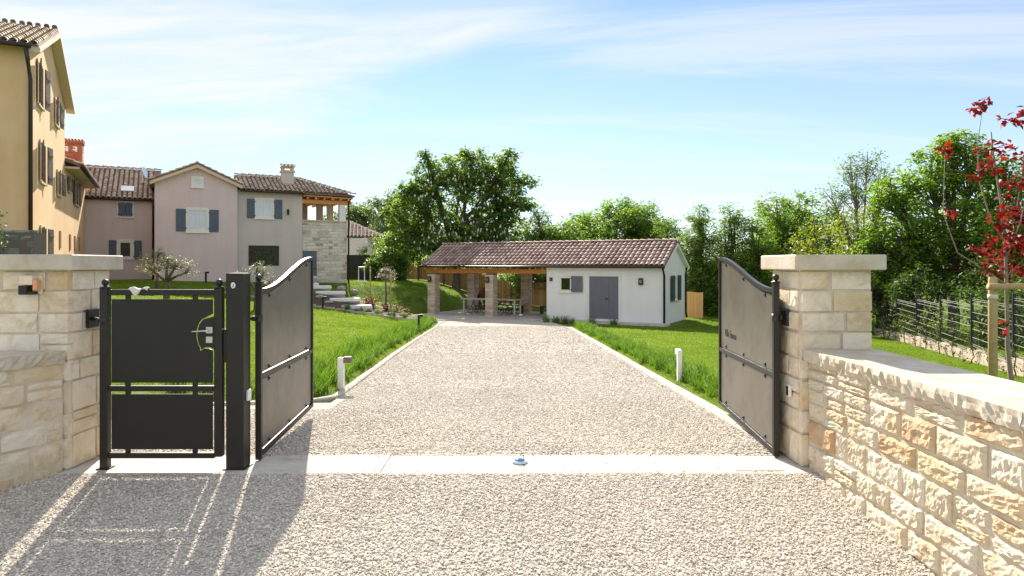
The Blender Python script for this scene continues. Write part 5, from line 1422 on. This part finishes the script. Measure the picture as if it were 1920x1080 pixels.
stems = [[(-.03, 0, 1.6 + H0), (.12, .1, 2.0 + H0), (.20, .1, 2.5 + H0), (.26, .1, 3.0 + H0)],
         [(-.03, 0, 1.7 + H0), (.05, -.1, 2.1 + H0), (.16, -.1, 2.6 + H0), (.22, -.1, 2.9 + H0)],
         [(-.05, 0, 1.9 + H0), (-.16, .05, 2.15 + H0), (-.24, .1, 2.55 + H0), (-.26, .1, 2.9 + H0), (-.20, .1, 3.33 + H0)],
         [(-.03, 0, 1.45 + H0), (-.25, 0, 1.6 + H0), (-.50, .05, 1.78 + H0), (-.62, .1, 2.2 + H0), (-.60, .1, 2.85 + H0)],
         [(0, 0, 1.55 + H0), (.25, 0, 1.8 + H0), (.45, 0, 2.2 + H0), (.5, 0, 2.8 + H0)],
         [(-.02, 0, 1.5 + H0), (-.2, -.1, 1.68 + H0), (-.42, -.12, 1.80 + H0)]]
for s_ in stems: br(s_, .010, .0025)
mb.build('stem', M['bark_pale'], RM, True)
r_ = random.Random(12); C = []
for s_ in stems[:2] + [stems[4]] + [[(-.03, 0, 1.75 + H0), (-.1, 0, 2.5 + H0), (-.14, .05, 3.0 + H0)]]:
    for k in range(13):
        f = r_.random() ** .8; a = s_[min(int(f * (len(s_) - 1)), len(s_) - 2)]; b = s_[min(int(f * (len(s_) - 1)) + 1, len(s_) - 1)]
        p = Vector(a).lerp(Vector(b), r_.random()) + Vector((r_.uniform(-.1, .16), r_.uniform(-.15, .15), r_.uniform(-.08, .08)))
        C.append(p)
C += [Vector((r_.uniform(.0, .62), r_.uniform(-.25, .25), r_.uniform(1.52, 2.7) + H0)) for k in range(62)]
for s_ in (stems[2], stems[3], stems[5]):
    for k in range(4):
        i = r_.randrange(1, len(s_)); C.append(Vector(s_[i]) + Vector((r_.uniform(-.07, .07), r_.uniform(-.07, .07), r_.uniform(-.05, .05))))
C += [Vector((r_.uniform(.08, .6), r_.uniform(-.2, .2), r_.uniform(2.5, 3.3) + H0)) for k in range(26)]
C += [Vector((-.23, .1, 3.36 + H0)), Vector((-.19, .1, 3.37 + H0)), Vector((-.04, 0, 1.0 + H0))]
V, F_ = leaves(C, .07, 12, .068, .25, 14, flat=.5, asp=.8)
link('foliage', np_mesh('foliage', V, F_, M['leaf_red']), RM)

# ------------------------------------------------------------------ wire fence on the right
FPTS = [(15.6, 29.2, 0), (14.85, 27.0, 0), (14.1, 25.0, 0), (13.05, 22.0, 0), (12.0, 19.1, 0), (11.05, 16.4, 1), (10.0, 13.6, 1), (8.95, 10.8, 1), (7.9, 8.0, 2)]
WF = thing('wire_fence', 'dark welded wire fence on a low pale base wall right of the lawn', 'fence', (12.0, 19.1, 0))
def fz(i, up):                     # stepped top of the base wall
    x, y, s_ = FPTS[i]
    return gz(x, y)
for i in range(len(FPTS) - 1):
    (x0, y0, s0), (x1, y1, s1) = FPTS[i], FPTS[i + 1]
    zt = max(gz(x0, y0), gz(x1, y1)) + 0.17
    z1_ = zt
    d = Vector((x1 - x0, y1 - y0, 0)); L = d.length; rz = math.atan2(d.y, d.x)
    A = Matrix.Translation((x0 - 12.0, y0 - 19.1, 0)) @ Matrix.Rotation(rz, 4, 'Z')
    MB().box(0.003, L - .003, -.1, .1, min(gz(x0, y0), gz(x1, y1)) - .3, zt, A).build('base_wall', M['concrete'], WF)
    pm = MB()
    for z in list(np.arange(.06, 1.2, .2)) + [.10, 1.14, 1.18]:
        for yy_ in (-.008, .008): pm.tube([A @ Vector((.03, yy_, zt + z)), A @ Vector((L - .03, yy_, zt + z))], .0045, 4, False)
    for x in np.arange(.08, L - .05, .10): pm.tube([A @ Vector((x, 0, zt + .05)), A @ Vector((x, 0, zt + 1.2))], .0014, 3, False)
    pm.build('wire_panel', M['wire'], WF)
    MB().box(-.03, .03, -.03, .03, zt + .002 if i else zt, zt + 1.28, A, bev=.004).build('post', M['dark_metal'], WF)
k = 0
for i in range(1, len(FPTS) - 1):
    for f in (.25, .72):
        x = FPTS[i][0] + (FPTS[i + 1][0] - FPTS[i][0]) * f; y = FPTS[i][1] + (FPTS[i + 1][1] - FPTS[i][1]) * f
        x -= .22; h = random.uniform(.75, 1.35)
        L = [(random.uniform(-.12, .12), 0, z, .16 + .1 * (1 - z / h), .14, .18) for z in np.arange(.15, h, .2)]
        tree('climbing_plant', 'young climbing plant trained up the dark wire fence', x, y, L, h * .5, .012, 'leaf_climb', 14, 9, .09, .07, 200 + k, 'climbers along the wire fence', inner=.1, twigs=.2, cat='plant', zmin=.03)
        k += 1

# ------------------------------------------------------------------ board fence behind the outbuilding
def board_fence(name, label, pts, h):
    t = thing(name, label, 'fence', (*pts[0], 0))
    for (x0, y0), (x1, y1) in zip(pts[:-1], pts[1:]):
        d = Vector((x1 - x0, y1 - y0, 0)); L = d.length; rz = math.atan2(d.y, d.x); n = max(1, round(L / .155))
        for k in range(n):
            f = (k + .5) / n; x, y = x0 + d.x * f, y0 + d.y * f
            o = link('board', BOARD[k % 3], t, (x - pts[0][0], y - pts[0][1], gz(x, y) + .04), rz)
            o.scale = (1, 1, h * random.uniform(.985, 1.01))
        for k in range(int(L / 1.9) + 1):
            f = min(1, k * 1.9 / L); x, y = x0 + d.x * f, y0 + d.y * f
            MB().box(-.045, .045, -.07, .03, -.2, h + .08, Matrix.Translation((x - pts[0][0], y - pts[0][1], gz(x, y))) @ Matrix.Rotation(rz, 4, 'Z')).build('post', M['shutter_brown'], t)
BOARD = []
for k in range(3):
    b_ = MB().box(-.072, .072, 0.032 + .004 * k, .054 + .004 * k, 0, 1.0).mesh('board', M['fence_wood']); BOARD.append(b_)
board_fence('board_fence', 'honey coloured vertical board fence behind the open pavilion', [(-8.6, 49.6), (-2.5, 48.4), (2.6, 42.4), (7.4, 36.9)], 1.5)
board_fence('board_fence', 'short piece of honey coloured board fence right of the white gable', [(8.7, 35.7), (9.85, 35.2)], 1.33)
# dark netting left of the chestnut
NT = thing('netting_screen', 'dark green netting screen stretched behind the upper lawn', 'screen', (-11.5, 47.0, .5))
MB().box(-2.2, 4.2, 0, .03, 0.0, 1.85).build('net', M['screen'], NT)
for x in (-2.2, -.6, 1.0, 2.6, 4.2): MB().tube([(x, .06, -.2), (x, .06, 1.95)], .03, 8).build('post', M['dark_metal'], NT)
PF = thing('white_railing', 'small white metal railing at the right foot of the stone tower', 'railing', (-9.1, 40.5, gz(-9.1, 40.5)))
for x in (0, .35): MB().tube([(x, 0, 0), (x, 0, .95)], .025, 8).build('post', M['white_plastic'], PF)
MB().tube([(0, 0, .95), (.35, 0, .95)], .025, 8).build('rail', M['white_plastic'], PF)
MB().box(-.1, .5, -.1, .1, -.1, .12).build('base', M['trim'], PF)

# ------------------------------------------------------------------ rockery: steps, rocks, planting
STEPG = 'stone block steps up to the blue door'
for k, (x, y, z, w) in enumerate(((-6.9, 30.5, -.24, 1.15), (-7.7, 31.4, -.06, 1.3), (-8.6, 32.3, 0.14, 1.3), (-9.5, 33.2, .36, 1.3), (-10.4, 34.2, .56, 1.3))):
    z = max(z, gz(x, y) + .14)
    b_ = thing('step_block', ['lowest pale stone block of the garden steps', 'second stone block from the bottom of the garden steps', 'middle stone block of the garden steps', 'fourth stone block up the garden steps', 'topmost stone block of the garden steps by the blue door'][k], 'step', (x, y, z - .16), R(20), STEPG)
    MB().box(-w / 2, w / 2, -.3, .3, -.35, .0, bev=.02).build('riser', M['rock'], b_)
    MB().box(-w / 2 - .03, w / 2 + .03, -.34, .3, .002, .16, bev=.02).build('tread', M['trim'], b_)
def rock(x, y, s, label, seed, group, dz=0.0, m='rock'):
    bm = bmesh.new(); bmesh.ops.create_icosphere(bm, subdivisions=2, radius=1); r_ = random.Random(seed)
    ax = [Vector((r_.gauss(0, 1), r_.gauss(0, 1), r_.gauss(0, 1))).normalized() for _ in range(7)]
    for q in bm.verts:
        p = q.co.copy()
        for a_ in ax:
            dd = p.dot(a_) - .72
            if dd > 0: p -= a_ * dd * .8
        q.co = Vector((p.x * s[0], p.y * s[1], p.z * s[2])) * (1 + r_.uniform(-.03, .03))
    me = bpy.data.meshes.new('boulder'); bm.to_mesh(me); bm.free(); me.materials.append(M[m])
    o = link('boulder', me, None, (x, y, gz(x, y) + s[2] * .35 + dz), r_.uniform(0, 6))
    return tag(o, label, 'rock', group)
rock(-8.55, 34.2, (.32, .25, .19), 'large pale boulder in the shade above the garden steps', 1, 'rocks of the rockery', .22)
rock(-7.75, 33.6, (.28, .22, .18), 'smaller pale boulder right of the large one above the steps', 2, 'rocks of the rockery', .22)
rock(-10.3, 35.6, (.35, .28, .26), 'boulder beside the topmost garden step', 3, 'rocks of the rockery', .2)
for k, (x, y) in enumerate(((-6.6, 30.2), (-6.0, 30.3), (-5.4, 30.3), (-4.9, 30.7), (-6.3, 31.4), (-5.6, 31.1), (-7.4, 30.3), (-8.2, 30.6), (-8.7, 31.0), (-5.1, 31.6))):
    rock(x, y, (random.uniform(.18, .30), random.uniform(.15, .22), random.uniform(.07, .12)), 'flat edging rock among the plants of the rockery', 10 + k, 'flat rocks of the rockery')
# bed of soil under the rockery and the pale stone edging in front of it
V = []; nx_, ny_ = 24, 16
for j in range(ny_):
    for i in range(nx_):
        f, g = i / (nx_ - 1), j / (ny_ - 1)
        x = -9.6 + 5.5 * f; y = 29.5 + (1.9 + .9 * math.sin(3.0 * f)) * g
        V.append((x, y, gz(x, y) + .02))
ii, jj = np.meshgrid(np.arange(nx_ - 1), np.arange(ny_ - 1)); a = (jj * nx_ + ii).ravel()
struct(link('rockery_soil', np_mesh('rockery_soil', V, np.stack([a, a + 1, a + 1 + nx_, a + nx_], 1), M['soil'], True)))
ed = MB(); pts = [(x, 29.42 + .12 * math.sin(x), gz(x, 29.42) + .0) for x in np.linspace(-13, -4.3, 22)]
ed.tube(pts, .035, 6); ed = struct(ed.build('edging', M['mortar']))
for p, q in zip(pts[:-1], pts[1:]):
    p, q = Vector(p), Vector(q); d = (q - p); rz = math.atan2(d.y, d.x)
    MB().box(.004, d.length - .004, -.06, .06, -.1, .05, Matrix.Translation(p) @ Matrix.Rotation(rz, 4, 'Z')).build('edging_stone', M['kerb'], ed)
for k, (x, y, h) in enumerate(((-6.5, 31.9, .45), (-5.9, 31.9, .35), (-5.35, 31.5, .4), (-4.95, 31.6, .3), (-6.9, 32.4, .4), (-5.7, 31.0, .25), (-6.35, 31.1, .25))):
    tree('rust_shrub', 'low rust coloured shrub in the rockery beside the steps', x, y, blob(300 + k, 4, h * .8, h, .0), .12, .015, 'leaf_rust', 26, 12, .09, .075, 310 + k, 'rust coloured shrubs of the rockery', inner=.1, twigs=.1, multi=2, cat='shrub', zmin=.02)

# ------------------------------------------------------------------ strap-leaved clumps along the kerbs
CL = [tuft(500 + k, 90, 0.44, 0.17, 0.016, 0.24, 4, M['blade']) for k in range(5)]
def clump(x, y, s, label, group, k):
    o = link('grass_clump', CL[k % 5], None, (x, y, gz(x, y) - .02), random.uniform(0, 6.283))
    o.scale = (s, s, s * random.uniform(.85, 1.15))
    return tag(o, label, 'plant', group)
k = 0
y = 9.15
while y < 31.2:
    for off in (.30, .72):
        clump(float(kerb_l(y)) - off - random.uniform(-.08, .08), y + random.uniform(-.15, .15), random.uniform(.6, .9), 'long bladed green clump planted along the left kerb of the drive', 'clumps along the left kerb', k); k += 1
    y += .52
for x in (-2.75, -3.15, -3.55, -4.0, -4.4):
    clump(x, 9.0 + random.uniform(-.05, .1), random.uniform(.7, .9), 'long bladed green clump behind the open left gate leaf', 'clumps behind the left gate leaf', k); k += 1
y = 7.3
while y < 28.4:
    for off in (.24, .60):
        clump(2.42 + off + random.uniform(-.06, .08), y + random.uniform(-.15, .15), random.uniform(.5, .75), 'long bladed green clump planted along the right kerb of the drive', 'clumps along the right kerb', k); k += 1
    y += .55
for (t_, n_) in ((4.55, -1.5), (4.1, -1.45), (4.85, -1.85), (4.3, -1.9), (3.7, -1.6)):
    x, y = bpos(t_, n_); clump(x, y, 1.0, 'bright green clump at the end of the right kerb by the white wall', 'clumps by the white wall', k); k += 1
for (t_, n_, lb) in ((3.0, -.95, 'dark green clump in front of the grey double door'), (1.98, -.95, 'green clump at the right jamb of the grey double door')):
    x, y = bpos(t_, n_); clump(x, y, .95, lb, None, k); k += 1
for i, x in enumerate((-7.15, -6.5, -5.85, -5.2, -4.7)):
    clump(x, 29.65 + random.uniform(-.1, .1), .85, 'small green clump along the front edge of the rockery', 'clumps before the rockery', k); k += 1

# ------------------------------------------------------------------ garden lights
def bollard(x, y, h, label, m, head=True, s=.075, rz=0.0):
    t = thing('bollard_light', label, 'light', (x, y, gz(x, y) - .01), rz, 'bollard lights along the garden')
    MB().box(-s / 2, s / 2, -s / 2, s / 2, -.05, h, bev=.004).build('post', M[m], t)
    if head:
        hd = MB().box(s / 2 + .001, s / 2 + .105, -s / 2 - .012, s / 2 + .012, h - .075, h + .012, bev=.005).build('head', M['shutter_brown' if m != 'black' else 'black'], t)
        MB().box(s / 2 + .02, s / 2 + .09, -s / 2, s / 2, h - .081, h - .0755).build('lens', M['clear_lens'], hd)
    return t
bollard(-2.44, 9.75, .50, 'pale square bollard light with brown head on the left kerb', 'trim', True, .085)
b_ = bollard(2.60, 10.6, .50, 'plain pale square bollard light by the right kerb', 'trim', False, .07)
MB().box(-.036, .036, .036, .14, .43, .508, bev=.004).build('head', M['trim'], b_)
bollard(-3.22, 23.6, .62, 'dark bollard light in the long grass by the far left kerb', 'black', True, .075)
bollard(-8.1, 29.25, .5, 'dark bollard light before the garden steps', 'black', True, .075)
bollard(-14.8, 33.0, .55, 'dark bollard light on the lawn before the mauve gable', 'black', True, .075)
